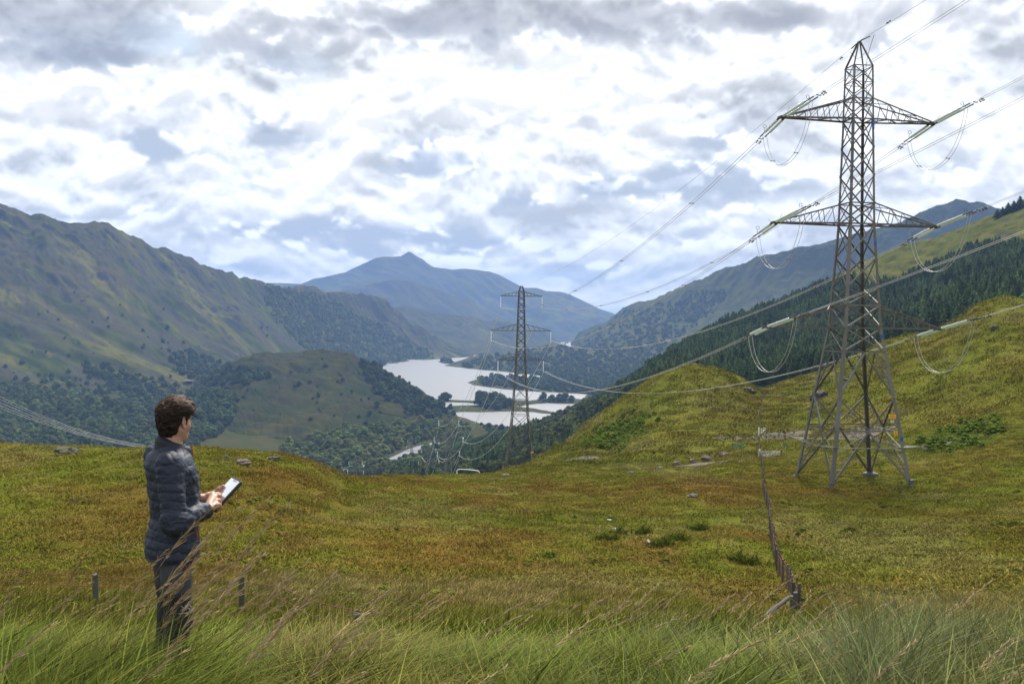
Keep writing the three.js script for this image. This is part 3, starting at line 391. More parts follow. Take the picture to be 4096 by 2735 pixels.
for (let k = 0; k < 4; k++) {
  const n = V(SGN[k][0], 0, SGN[k][1]).normalize(), levels = [footY[k] - 0.2, 5.7, 9.0, 16.15, 26.95, 37.8, 43.3];
  for (let i = 0; i < levels.length - 1; i++) { const w = [0.34, 0.33, 0.32, 0.28, 0.23, 0.18][i], m = mesh('leg', UNIT_L, k === 3 ? steels[2] : steels[(i + k) % 2], pylon), p = corner(k, levels[i]), q = corner(k, levels[i + 1]); 
    // the angle's heel points outward
    const y = q.clone().sub(p), L = y.length(); y.normalize(); const rx = V(-SGN[k][0], 0, 0), x = rx.sub(y.clone().multiplyScalar(rx.dot(y))).normalize(), z = x.clone().cross(y).normalize(); if (z.z * SGN[k][1] < 0) z.multiplyScalar(-1);
    const M = new THREE.Matrix4().makeBasis(x.multiplyScalar(w), y.multiplyScalar(L), z.multiplyScalar(w)).setPosition(p); m.geometry = UNIT_L.clone().translate(0.5, 0, 0).applyMatrix4(M); m.geometry.computeVertexNormals(); }
  member(pylon, 'peak_leg', corner(k, 43.3), V(SGN[k][0] * 0.12, 46, SGN[k][1] * 0.12), 0.16, n, steels[1]);
}
const up = (f, t, y) => corner(FACES[f][0], y).lerp(corner(FACES[f][1], y), t);
function xPanel(f, y0, y1, w, name = 'brace') { const n = outw(f), o = n.clone().multiplyScalar(0.03); member(pylon, name, corner(FACES[f][0], y0), corner(FACES[f][1], y1), w, n, pick()); member(pylon, name, corner(FACES[f][1], y0).add(o), corner(FACES[f][0], y1).add(o), w, n, pick()); }
function girt(f, y, w) { const n = outw(f); member(pylon, 'strut', corner(FACES[f][0], y).addScaledVector(n, 0.02), corner(FACES[f][1], y).addScaledVector(n, 0.02), w, n, pick()); }
for (let f = 0; f < 4; f++) {
  for (const [a, b, w] of [[13.7, 16.15, 0.14], [16.15, 18.5, 0.14], [18.5, 20.3, 0.13], [20.3, 23.5, 0.14], [23.5, 26.95, 0.14], [26.95, 29.1, 0.13], [29.1, 32.0, 0.12], [32.0, 34.9, 0.12], [34.9, 37.8, 0.12], [37.8, 39.9, 0.11], [39.9, 41.6, 0.09], [41.6, 43.3, 0.09]]) xPanel(f, a, b, w);
  for (const [y, w] of [[5.7, 0.15], [13.7, 0.12], [16.15, 0.16], [18.5, 0.13], [26.95, 0.15], [29.1, 0.12], [37.8, 0.14], [39.9, 0.11], [41.6, 0.07], [43.3, 0.09]]) girt(f, y, w);
  const n = outw(f), [i, j] = FACES[f];
  for (const [k, t] of [[i, 0], [j, 1]]) {
    member(pylon, 'brace', corner(k, 9.0), up(f, 0.5, 13.6), 0.17, n, pick()); member(pylon, 'brace', corner(k, 9.0), up(f, 0.5, 5.8), 0.16, n, pick());
    member(pylon, 'brace', corner(k, footY[k] + 0.15), up(f, 0.5, 5.6), 0.18, n, pick());
    // light redundants: rungs between leg and main brace
    const onUp = (q) => corner(k, 9.0).lerp(up(f, 0.5, 13.6), q), onDn = (q) => corner(k, footY[k] + 0.15).lerp(up(f, 0.5, 5.6), q), legAt = (y) => corner(k, y);
    for (const q of [0.36, 0.68]) { const p = onUp(q); member(pylon, 'redundant', legAt(p.y), p, 0.075, n, pick()); }
    member(pylon, 'redundant', legAt(onUp(0.36).y), onUp(0.68), 0.065, n, pick()); member(pylon, 'redundant', legAt(onUp(0.68).y), corner(k, 13.7).lerp(up(f, 0.5, 13.6), 0.5), 0.065, n, pick());
    const mp = corner(k, 9.0).lerp(up(f, 0.5, 5.8), 0.5); member(pylon, 'redundant', legAt(mp.y), mp, 0.075, n, pick()); member(pylon, 'redundant', legAt(5.8), mp, 0.065, n, pick());
    for (const q of [0.3, 0.62]) { const p = onDn(q); member(pylon, 'redundant', legAt(p.y), p, 0.075, n, pick()); }
    member(pylon, 'redundant', legAt(onDn(0.3).y), onDn(0.62), 0.065, n, pick()); member(pylon, 'redundant', legAt(onDn(0.62).y), onDn(0.95), 0.065, n, pick()); member(pylon, 'redundant', legAt(footY[k] + 0.3), onDn(0.3), 0.065, n, pick());
  }
}
{ // footings
  const cap = (k, r, h, tar) => { const c = corner(k, footY[k]), prof = [[0.001, h + 0.22], [r * 0.25, h + 0.2], [r * 0.7, h + 0.08], [r, h], [r * 0.97, h - 0.14], [r * 0.86, -0.6]].map(([x, y]) => new THREE.Vector2(x, y)); const m = mesh('footing', new THREE.LatheGeometry(prof, 28), tar, pylon); m.position.copy(c); };
  const con = std([0.13, 0.13, 0.13], 0.9, { map: steelTex }), dark = std([0.10, 0.10, 0.10], 0.8);
  cap(3, 0.82, 0.42, con); cap(0, 0.4, 0.04, con); cap(1, 0.36, 0.03, con); cap(2, 0.3, 0.0, con);
  for (const k of [0, 1, 3]) { const b = mesh('tarred_stub', new THREE.BoxGeometry(0.4, 0.55, 0.4), dark, pylon); b.position.copy(corner(k, footY[k] + (k === 3 ? 0.85 : 0.32))); }
}
// cross-arms
const ARMS = [[37.8, 39.9, 8.23, 'upper'], [26.95, 29.1, 8.8, 'middle'], [16.15, 18.5, 9.5, 'lower']];
const tips = [];
ARMS.forEach(([y0, y1, L], a) => { for (const s of [-1, 1]) {
  const arm = new THREE.Group(); arm.name = 'cross_arm'; arm.userData.label = (['upper', 'middle', 'lower'][a]) + (s < 0 ? ' cross-arm on the loch side' : ' cross-arm on the hillside side'); pylon.add(arm);
  const b0 = halfSide(y0), b1 = halfSide(y1), tw = 0.28, N = V(0, 0, 1);
  for (const t of [-1, 1]) {
    const r0 = V(s * b0, y0, t * b0), r1 = V(s * b1, y1, t * b1), e0 = V(s * L, y0, t * tw), e1 = V(s * (L - 0.2), y0 + 0.14, t * tw);
    member(arm, 'chord', r0, e0, 0.17, V(0, 0, t), steels[2]); member(arm, 'chord', r1, e1, 0.14, V(0, 0, t), steels[2]);
    const K = 5; for (let k = 0; k < K; k++) { const u0 = k / K, u1 = (k + 0.55) / K, u2 = (k + 1) / K; const lo = (u) => r0.clone().lerp(e0, u), hi = (u) => r1.clone().lerp(e1, u); if (k) member(arm, 'lacing', lo(u0), hi(u1 - 0.06), 0.06, V(0, 0, t), pick()); member(arm, 'lacing', hi(u1 - 0.06), lo(u2 * 0.995), 0.06, V(0, 0, t), pick()); }
  }
  const K = 4; for (let k = 0; k < K; k++) { const lo = (u, t) => V(s * b0, y0, t * b0).lerp(V(s * L, y0, t * tw), u); member(arm, 'lacing', lo(k / K, k % 2 ? 1 : -1).add(V(0, -0.05, 0)), lo((k + 1) / K, k % 2 ? -1 : 1).add(V(0, -0.05, 0)), 0.1, V(0, -1, 0), steels[2]); const hi = (u, t) => V(s * b1, y1, t * b1).lerp(V(s * (L - 0.2), y0 + 0.14, t * tw), u); if (k < 3) member(arm, 'lacing', hi(k / K, k % 2 ? 1 : -1), hi((k + 1) / K, k % 2 ? -1 : 1), 0.07, V(0, 1, 0), pick()); }
  const plate = mesh('tip_plate', new THREE.BoxGeometry(0.75, 0.2, 0.9), steels[2], arm); plate.position.set(s * (L + 0.05), y0 + 0.02, 0);
  tips.push({ a, s, p: V(s * (L + 0.1), y0 - 0.05, 0) });
} });
// insulators, jumpers and conductors
const OUT = V(Math.sin(26 * Math.PI / 180), 0.25, Math.cos(26 * Math.PI / 180)).normalize();
const P2c = at(1196, 739.5, 300);
const stringGeo = (() => { const parts = []; for (let i = 0; i < 19; i++) { const y = 0.55 + i * 0.175; parts.push(new THREE.LatheGeometry([[0.03, -0.05], [0.06, -0.05], [0.135, -0.035], [0.148, -0.01], [0.13, 0.02], [0.06, 0.05], [0.03, 0.06]].map(([x, q]) => new THREE.Vector2(x, q)), 12).translate(0, y, 0)); } return mergeGeometries(parts); })();
const coreGeo = mergeGeometries([new THREE.CylinderGeometry(0.062, 0.062, 3.6, 7).translate(0, 2.2, 0), new THREE.CylinderGeometry(0.03, 0.03, 0.5, 6).translate(0, 0.25, 0), new THREE.CylinderGeometry(0.075, 0.06, 0.95, 8).translate(0, 4.55, 0), new THREE.SphereGeometry(0.1, 8, 6).translate(0, 0.05, 0), new THREE.BoxGeometry(0.26, 0.34, 0.07).translate(0, 0.3, 0)]);
const ringGeo = (() => { const t = new THREE.TorusGeometry(0.2, 0.022, 6, 18).rotateX(1.35).translate(-0.05, 3.75, 0.62), s = tube([V(0, 4.05, 0.05), V(0, 4.08, 0.35), V(0.02, 3.92, 0.5)], 0.022, 8, 5), u = tube([V(0, 0.5, 0.05), V(0, 0.62, 0.4), V(0.02, 0.95, 0.62), V(0.02, 1.15, 0.66)], 0.015, 8, 5); return mergeGeometries([t, s, u].map((g) => { const h = g.index ? g.toNonIndexed() : g; h.deleteAttribute('uv'); return h; })); })();
const damperGeo = (() => { const g = [new THREE.SphereGeometry(0.075, 8, 6).scale(1, 1.6, 1).translate(0, -0.2, -0.16), new THREE.SphereGeometry(0.075, 8, 6).scale(1, 1.6, 1).translate(0, 0.2, -0.16), new THREE.CylinderGeometry(0.015, 0.015, 0.4, 5).translate(0, 0, -0.16), new THREE.BoxGeometry(0.05, 0.08, 0.2).translate(0, 0, -0.07)]; return mergeGeometries(g); })();
const where = ['upper', 'middle', 'lower'];
const inEnds = [];
function set(tip, dirW) {                                         // a twin tension set; returns the conductor ends in world space
  const g = new THREE.Group(); g.name = 'insulator_set'; pylon.add(g); g.position.copy(tip.p);
  const y = toLocal(toWorld(V(0, 0, 0)).add(dirW)).normalize(), x = y.clone().cross(V(0, 1, 0)).normalize(), z = x.clone().cross(y);
  g.quaternion.setFromRotationMatrix(new THREE.Matrix4().makeBasis(x, y, z));
  for (const o of [-0.27, 0.27]) { const m = mesh('insulator_string', stringGeo, glassMat, g); m.position.x = o; const c = mesh('string_fitting', coreGeo, fittingMat, g); c.position.x = o; }
  const r = mesh('arcing_horn', ringGeo, fittingMat, g); r.position.x = -0.22;
  const yk = mesh('spacer', mergeGeometries([new THREE.BoxGeometry(0.5, 0.06, 0.06).translate(0, 5.5, -0.05), new THREE.SphereGeometry(0.08, 8, 6).translate(-0.23, 5.5, -0.03), new THREE.SphereGeometry(0.08, 8, 6).translate(0.23, 5.5, -0.03)]), fittingMat, g);
  for (const o of [-0.22, 0.22]) { const d = mesh('vibration_damper', damperGeo, fittingMat, g); d.position.set(o, 6.1 + (o > 0 ? 0.25 : 0), 0); }
  g.updateMatrixWorld(true);
  return [-0.22, 0.22].map((o) => g.localToWorld(V(o, 5.0, 0)));
}
for (const tip of tips) {
  const w = toWorld(tip.p), side = tip.s < 0 ? 'loch' : 'hillside', a = tip.a;
  // P2's arm tips
  const far = at([[1148.5, 1244.5], [1127.5, 1265.5], [1142, 1248]][a][tip.s < 0 ? 0 : 1], [[705, 706], [780, 781.5], [850.5, 851.5]][a][tip.s < 0 ? 0 : 1], 300);
  const flat = far.clone().sub(w), L = flat.length(), S = 6.3, inD = flat.clone().multiplyScalar(1 / L).add(V(0, -4 * S / L, 0)).normalize();
  const outE = set(tip, OUT), inE = set(tip, inD);
  const jm = [], sp = []; 
  const js = [0, 1].map((k) => { const p = toLocal(outE[k].clone().addScaledVector(OUT, -0.6)), q = toLocal(inE[1 - k].clone().addScaledVector(inD, -0.5)); return new THREE.CubicBezierCurve3(p, p.clone().add(V(0, -7.6, 0)).lerp(q, 0.12), q.clone().add(V(0, -6.6, 0)).lerp(p, 0.12), q); });
  js.forEach((c) => jm.push(new THREE.TubeGeometry(c, 36, 0.024, 6)));
  for (const t of [0.34, 0.74]) { const p = js[0].getPoint(t), q = js[1].getPoint(t); sp.push(bar(p, q, 0.035), new THREE.SphereGeometry(0.07, 8, 6).translate(p.x, p.y, p.z), new THREE.SphereGeometry(0.07, 8, 6).translate(q.x, q.y, q.z)); }
  const j = mesh('jumper_cable', mergeGeometries(jm), cableMat, pylon); for (let k = 0; k < 2; k++) mesh('spacer', mergeGeometries(sp.slice(k * 3, k * 3 + 3)), fittingMat, j);
  // conductor spans
  const cin = thing('power_cable', `twin conductors sagging from the ${where[a]} ${side} arm of the near pylon to the second pylon`, 'power cable', inE[0]);
  const inv = (p) => p.sub(inE[0]);
  inE.forEach((e, k) => mesh('wire', tube(sag(e, far.clone().add(V(k ? 0.22 : -0.22, 0, 0)), S, 50).map(inv), 0.028, 90, 6), cableMat, cin));
  const sps = []; for (const t of [0.12, 0.3, 0.48, 0.66, 0.84]) { const m = (e, k) => { const f2 = far.clone().add(V(k ? 0.22 : -0.22, 0, 0)); return e.clone().lerp(f2, t).add(V(0, -4 * S * t * (1 - t), 0)).sub(inE[0]); }; const p = m(inE[0], 0), q = m(inE[1], 1); sps.push(bar(p, q, 0.045), new THREE.SphereGeometry(0.1, 8, 6).translate(p.x, p.y, p.z), new THREE.SphereGeometry(0.1, 8, 6).translate(q.x, q.y, q.z)); }
  for (let k = 0; k < 5; k++) mesh('spacer', mergeGeometries(sps.slice(k * 3, k * 3 + 3)), fittingMat, cin);
  const cout = thing('power_cable', `twin conductors climbing out of the picture from the ${where[a]} ${side} arm of the near pylon`, 'power cable', outE[0]);
  outE.forEach((e) => mesh('wire', tube(Array.from({ length: 21 }, (_, i) => { const s = i * 8; return e.clone().add(V(OUT.x * s, OUT.y * s + 0.00035 * s * s, OUT.z * s)).sub(outE[0]); }), 0.022, 60, 6), cableMat, cout));
  inEnds.push(far);
}
{ // earth wire on the peak
  const top = toWorld(V(0, 46.05, 0)), far = at(1196, 656, 300);
  const e1 = thing('earth_wire', 'thin single earth wire from the near pylon peak down to the second pylon peak', 'earth wire', top); mesh('wire', tube(sag(top, far, 3.6, 40).map((p) => p.sub(top)), 0.02, 80, 5), cableMat, e1);
  const d1 = far.clone().sub(top).normalize(); const dm = mesh('vibration_damper', damperGeo, fittingMat, e1); dm.position.copy(sag(top, far, 3.6, 100)[2].sub(top)); dm.quaternion.setFromUnitVectors(V(0, 1, 0), d1);
  const e2 = thing('earth_wire', 'thin single earth wire leaving the near pylon peak towards the top edge of the picture', 'earth wire', top); mesh('wire', tube(Array.from({ length: 16 }, (_, i) => { const s = i * 8; return V(OUT.x * s, 0.21 * s + 0.0003 * s * s, OUT.z * s); }), 0.022, 50, 5), cableMat, e2);
  const dm2 = mesh('vibration_damper', damperGeo, fittingMat, e2); dm2.position.set(OUT.x * 4, 0.85, OUT.z * 4); dm2.quaternion.setFromUnitVectors(V(0, 1, 0), OUT);
  mesh('clamp', mergeGeometries([bar(V(0, 46, 0), V(0.65, 46.3, 1.0), 0.06), bar(V(0, 46, 0), V(-0.4, 45.5, -1.0), 0.06)]), fittingMat, pylon);
  mesh('bonding_lead', mergeGeometries([tube([V(1.0, 46.4, 1.2), V(0.8, 45, 0.6), V(0.55, 43.4, 0.5), V(0.5, 39, 0.9)], 0.025, 20, 5), tube([V(-0.6, 45.2, -1.0), V(-0.1, 44.2, 0), V(0.5, 44.9, 0.6)], 0.02, 14, 5)]), fittingMat, pylon);
}
{ // step bolts, guard, plates
  const bolts = []; for (let y = 4; y < 43; y += 0.42) { const p = corner(0, y), i = Math.round(y / 0.42) % 2; bolts.push(bar(p, p.clone().add(i ? V(0.17, 0, 0) : V(0, 0, 0.17)), 0.011)); const q = corner(2, y); if (y > 18) bolts.push(bar(q, q.clone().add(i ? V(-0.17, 0, 0) : V(0, 0, -0.17)), 0.011)); } mesh('step_bolt', mergeGeometries(bolts), steels[1], pylon).userData.kind = 'stuff';
  const gd = [], wires = [], gy = 4.1;
  for (let k = 0; k < 4; k++) { const c = corner(k, gy), o = V(SGN[k][0], 0.12, SGN[k][1]).normalize(), t = V(-SGN[k][1], 0, SGN[k][0]).normalize(); gd.push(bar(c.clone().addScaledVector(o, -0.2), c.clone().addScaledVector(o, 1.5), 0.05), bar(c.clone().addScaledVector(t, -0.9).addScaledVector(o, 0.1), c.clone().addScaledVector(t, 0.9).addScaledVector(o, 0.1), 0.045)); for (const d of [-0.5, 0.5]) gd.push(bar(c.clone().addScaledVector(t, d), c.clone().addScaledVector(t, d * 1.3).addScaledVector(o, 1.1), 0.035));
    for (let q = 0; q < 6; q++) { const n = (k + 1) % 4, c2 = corner(n, gy), o2 = V(SGN[n][0], 0.12, SGN[n][1]).normalize(), r = 0.1 + q * 0.26; const a = c.clone().addScaledVector(o, r), b = c2.clone().addScaledVector(o2, r), m = a.clone().lerp(b, 0.5).add(V(0, -0.1 - 0.02 * q, 0)); wires.push(tube([a, m, b], 0.012, 10, 4)); } }
  mesh('climbing_guard', mergeGeometries(gd), steels[0], pylon); mesh('barbed_wire', mergeGeometries(wires.map((w) => w)), steels[1], pylon);
  const plate = (name, label, px, py, w, h, draw, W = 256, H = 128) => {
    const d = pylon.position.z, p = toLocal(at(px, py, 103.3)), cv = document.createElement('canvas'); cv.width = W; cv.height = H; draw(cv.getContext('2d'), W, H);
    const t = new THREE.CanvasTexture(cv); t.colorSpace = THREE.SRGBColorSpace; const face = new THREE.MeshStandardMaterial({ map: t, roughness: 0.55 }), edge = std([0.4, 0.33, 0.05], 0.6);
    const m = mesh(name, new THREE.BoxGeometry(w, h, 0.03), [edge, edge, edge, edge, face, edge], pylon); m.position.copy(p); m.rotation.y = -TH + 0.2; m.userData.label = label; return m; };
  const yellow = '#e6ac00', redd = '#7a1d10';
  plate('warning_sign', 'yellow voltage warning plate', 2047, 954.6, 0.82, 0.44, (c, W, H) => { c.fillStyle = yellow; c.fillRect(0, 0, W, H); c.strokeStyle = '#b57a00'; c.lineWidth = 4; c.strokeRect(4, 4, W - 8, H - 8); c.fillStyle = '#a01c10'; c.beginPath(); c.arc(88, 26, 12, 0, 7); c.fill(); c.fillRect(104, 32, 66, 4); c.fillStyle = '#4a2408'; c.font = 'bold 28px sans-serif'; c.textAlign = 'center'; c.fillText('275,000 VOLTS', W / 2, 72); for (let i = 0; i < 14; i++) if (i !== 1 && i !== 5 && i !== 9) c.fillRect(24 + i * 15, 84, 9, 18); });
  plate('number_plate', 'small white number plate', 2047, 966.5, 0.4, 0.24, (c, W, H) => { c.fillStyle = '#d8dcdc'; c.fillRect(0, 0, W, H); c.fillStyle = '#333'; c.font = 'bold 92px sans-serif'; c.textAlign = 'center'; c.fillText('1 E', W / 2, 98); });
  plate('warning_sign', 'square yellow plate with an electric shock triangle', 2054.6, 993, 0.42, 0.46, (c, W, H) => { c.fillStyle = yellow; c.fillRect(0, 0, W, H); c.strokeStyle = '#5a3206'; c.lineWidth = 16; c.beginPath(); c.moveTo(W / 2, 38); c.lineTo(W - 44, 186); c.lineTo(44, 186); c.closePath(); c.stroke(); c.lineWidth = 12; c.beginPath(); c.moveTo(132, 92); c.lineTo(114, 134); c.lineTo(138, 128); c.lineTo(122, 166); c.stroke(); c.lineWidth = 6; c.beginPath(); c.moveTo(60, 216); c.lineTo(196, 216); c.stroke(); }, 256, 256);
  const bx = mesh('junction_box', new THREE.BoxGeometry(0.3, 0.3, 0.16), steels[0], pylon); bx.position.copy(toLocal(at(2056, 966, 103.1)));
  const blue = std([0.02, 0.09, 0.35], 0.5); for (const [k, y, h] of [[0, 4.9, 0.42], [0, 15.3, 0.44], [0, 24.9, 0.4], [0, 37.2, 0.9]]) { const m = mesh('circuit_marker', new THREE.BoxGeometry(0.26, h, 0.04), blue, pylon); m.position.copy(corner(k, y)).add(V(-0.12, 0, 0.04)); }
}

// ----- suspension pylons down the valley
function farPylon(name, label, x, yApex, depth, { half, levels, a0, drop, fine, yaw = 0, sign }) {
  const P = at(x, yApex, depth), g = thing(name, label, 'pylon', V(P.x, P.y - drop, P.z)); g.rotation.y = yaw;
  const H = drop, ys = levels.map((l) => H - l[0]), hs = mono([...levels].reverse().map((l) => H - l[0]), [...levels].reverse().map((l) => l[1]));
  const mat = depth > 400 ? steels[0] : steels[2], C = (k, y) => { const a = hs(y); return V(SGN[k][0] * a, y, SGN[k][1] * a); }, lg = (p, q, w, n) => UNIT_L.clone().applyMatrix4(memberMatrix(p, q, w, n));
  const bottom = 0;
  for (let k = 0; k < 4; k++) { const parts = []; for (let i = 0; i < ys.length - 1; i++) parts.push(lg(C(k, ys[i]), C(k, ys[i + 1]), 0.26 * fine, V(SGN[k][0], 0, SGN[k][1]).normalize())); mesh('leg', mergeGeometries(parts), mat, g); }
  const marks = [0]; let y = H - levels[0][0]; const panel = [];
  y = 0; while (y < H - 1.2) { const w = hs(y), st = clamp(w * (y < H * 0.3 ? 1.7 : 1.9), 1.7, 9); panel.push([y, Math.min(H, y + st)]); y += st; }
  for (let f = 0; f < 4; f++) { const [i, j] = FACES[f], n = V(SGN[i][0] + SGN[j][0], 0, SGN[i][1] + SGN[j][1]).normalize(), parts = []; panel.forEach(([p, q], z) => { parts.push(lg(C(i, p), C(j, q), 0.13 * fine, n), lg(C(j, p), C(i, q), 0.13 * fine, n)); if (z % 2 === 0 || p < H * 0.35) parts.push(lg(C(i, p), C(j, p), 0.12 * fine, n)); if (p < H * 0.3 && p > 0) { const m = C(i, p).lerp(C(j, p), 0.5); parts.push(lg(C(i, (p + q) / 2), m, 0.09 * fine, n), lg(C(j, (p + q) / 2), m, 0.09 * fine, n)); } }); mesh('bracing', mergeGeometries(parts), mat, g); }
  half.forEach(([dl, du, L], a) => { for (const s of [-1, 1]) {
    const y0 = H - dl, y1 = H - du, parts = []; const b0 = hs(y0), b1 = hs(y1);
    for (const t of [-1, 1]) { parts.push(lg(V(s * b0, y0, t * b0), V(s * L, y0, t * 0.12), 0.16 * fine, V(0, 0, t)), lg(V(s * b1, y1, t * b1), V(s * L, y0 + 0.1, t * 0.12), 0.13 * fine, V(0, 0, t))); for (let k = 1; k < 5; k++) { const u = k / 5, p = V(s * lerp(b0, L, u), y0, t * lerp(b0, 0.12, u)), q = V(s * lerp(b1, L, u - 0.1), lerp(y1, y0, u - 0.1), t * lerp(b1, 0.12, u)); parts.push(lg(p, q, 0.07 * fine, V(0, 0, t))); } }
    mesh('cross_arm', mergeGeometries(parts), mat, g);
    const ins = [new THREE.CylinderGeometry(0.05, 0.05, 3.6, 6).translate(0, -1.8, 0)]; for (let k = 0; k < 17; k++) ins.push(new THREE.CylinderGeometry(0.05, 0.16 * (depth > 400 ? 1.9 : 1.15), 0.12, 8).translate(0, -0.4 - k * 0.17, 0)); const im = mesh('insulator_string', mergeGeometries(ins), paleGlass, g); im.position.set(s * (L - 0.05), y0 - 0.05, 0);
  } });
  if (sign) { const m = mesh('warning_sign', new THREE.BoxGeometry(0.85, 0.42, 0.05), std([0.75, 0.47, 0.01], 0.6), g); m.position.set(3.2, H - 48.4, 4.5); m.userData.label = 'yellow warning plate'; }
  return g;
}
const paleGlass = new THREE.MeshPhysicalMaterial({ color: new THREE.Color().setRGB(0.80, 0.88, 0.86), roughness: 0.2, clearcoat: 0.5 });
const SUSP = { half: [[3.05, 1.75, 6.15], [13.2, 11.3, 8.85], [21.85, 20.75, 6.75]], levels: [[0, 0.32], [1.75, 0.85], [13.2, 1.15], [21.8, 1.42], [31.7, 2.0], [39.2, 2.5], [49.5, 3.75], [57, 4.6]], drop: 57 };
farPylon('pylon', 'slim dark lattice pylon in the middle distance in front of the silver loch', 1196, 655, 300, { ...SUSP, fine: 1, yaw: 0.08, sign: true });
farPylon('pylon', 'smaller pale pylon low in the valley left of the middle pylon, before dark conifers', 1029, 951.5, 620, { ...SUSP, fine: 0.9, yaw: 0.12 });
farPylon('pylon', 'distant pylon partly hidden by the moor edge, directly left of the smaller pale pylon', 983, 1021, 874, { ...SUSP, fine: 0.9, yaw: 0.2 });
const RM = { half: [[3.1, 1.8, 6.1], [11, 9.4, 7.2], [18.5, 17.2, 7.6]], levels: SUSP.levels, drop: 50 };
farPylon('pylon', 'far thin pylon beside the bright bend of the river', 944, 1002, 1350, { ...RM, fine: 1.1, yaw: 0.5 });
farPylon('pylon', 'far pylon standing just above the grassy crest among valley trees, left of the river', 815, 1049, 880, { ...RM, fine: 1.0, yaw: -0.2 });
farPylon('pylon', 'tiniest pylon between the river and the moor edge', 900, 1064, 1500, { ...RM, fine: 1.1, yaw: 0.3 });
{ // second to third pylon, third to fourth
  const A = [[1006, 975], [1052, 975.5], [995.5, 1012], [1062, 1012.5], [1003, 1044.5], [1054, 1045]], B = [[967, 1046], [1001, 1046], [960, 1066], [1007, 1067], [965, 1084], [1001, 1085]], order = [[0, -1], [0, 1], [1, -1], [1, 1], [2, -1], [2, 1]];
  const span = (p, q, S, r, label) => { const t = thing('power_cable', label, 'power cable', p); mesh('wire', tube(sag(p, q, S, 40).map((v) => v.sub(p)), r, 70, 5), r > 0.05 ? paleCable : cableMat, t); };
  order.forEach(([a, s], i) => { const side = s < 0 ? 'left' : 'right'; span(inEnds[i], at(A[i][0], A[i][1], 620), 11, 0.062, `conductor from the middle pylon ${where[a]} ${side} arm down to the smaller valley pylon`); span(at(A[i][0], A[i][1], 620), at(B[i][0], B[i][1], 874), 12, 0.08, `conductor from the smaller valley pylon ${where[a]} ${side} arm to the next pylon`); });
  span(at(1196, 655, 300), at(1029, 951.5, 620), 8, 0.03, 'earth wire from the middle pylon peak to the smaller valley pylon peak');
  const left = [[905, 1019], [913, 1021], [922, 1024], [931, 1026], [938, 1028]];
  left.forEach(([y0, y1], i) => span(at(-60, y0 - 26, 320), at(330 + i * 4, y1 + 1, 430), 3 - i * 0.15, 0.046, `${['topmost', 'second', 'third', 'fourth', 'lowest'][i]} of the pale wires crossing the valley behind the grassy mound on the left`));
}

// ---------------------------------------------------------------- casting a line of sight onto the land
const inLand = (l, X, Z) => { const d = -Z, a = X / d; if (a < l.A[0] || a > l.A[l.A.length - 1]) return -1e9; const i = Math.round((a - l.A[0]) / (l.A[l.A.length - 1] - l.A[0]) * (l.A.length - 1)), D = l.D[clamp(i, 0, l.A.length - 1)]; if (d < D[0] || d > D[D.length - 1]) return -1e9; return l.height(X, Z); };
function cast(px, py, lands, d0, d1) {
  let last = d0; const u = at(px, py, 1), top = (d) => { let h = -1e9; for (const l of lands) h = Math.max(h, inLand(l, u.x * d, -d)); return u.y * d - h; };
  for (let d = d0; d < d1; d *= 1.012) { if (top(d) < 0) { let lo = last, hi = d; for (let k = 0; k < 14; k++) { const m = (lo + hi) / 2; if (top(m) < 0) hi = m; else lo = m; } return u.clone().multiplyScalar(hi); } last = d; }
  return null;
}
const onGround = (px, py) => cast(px, py, [ground], 2, 420);
const gy = (x, z) => ground.height(x, z);

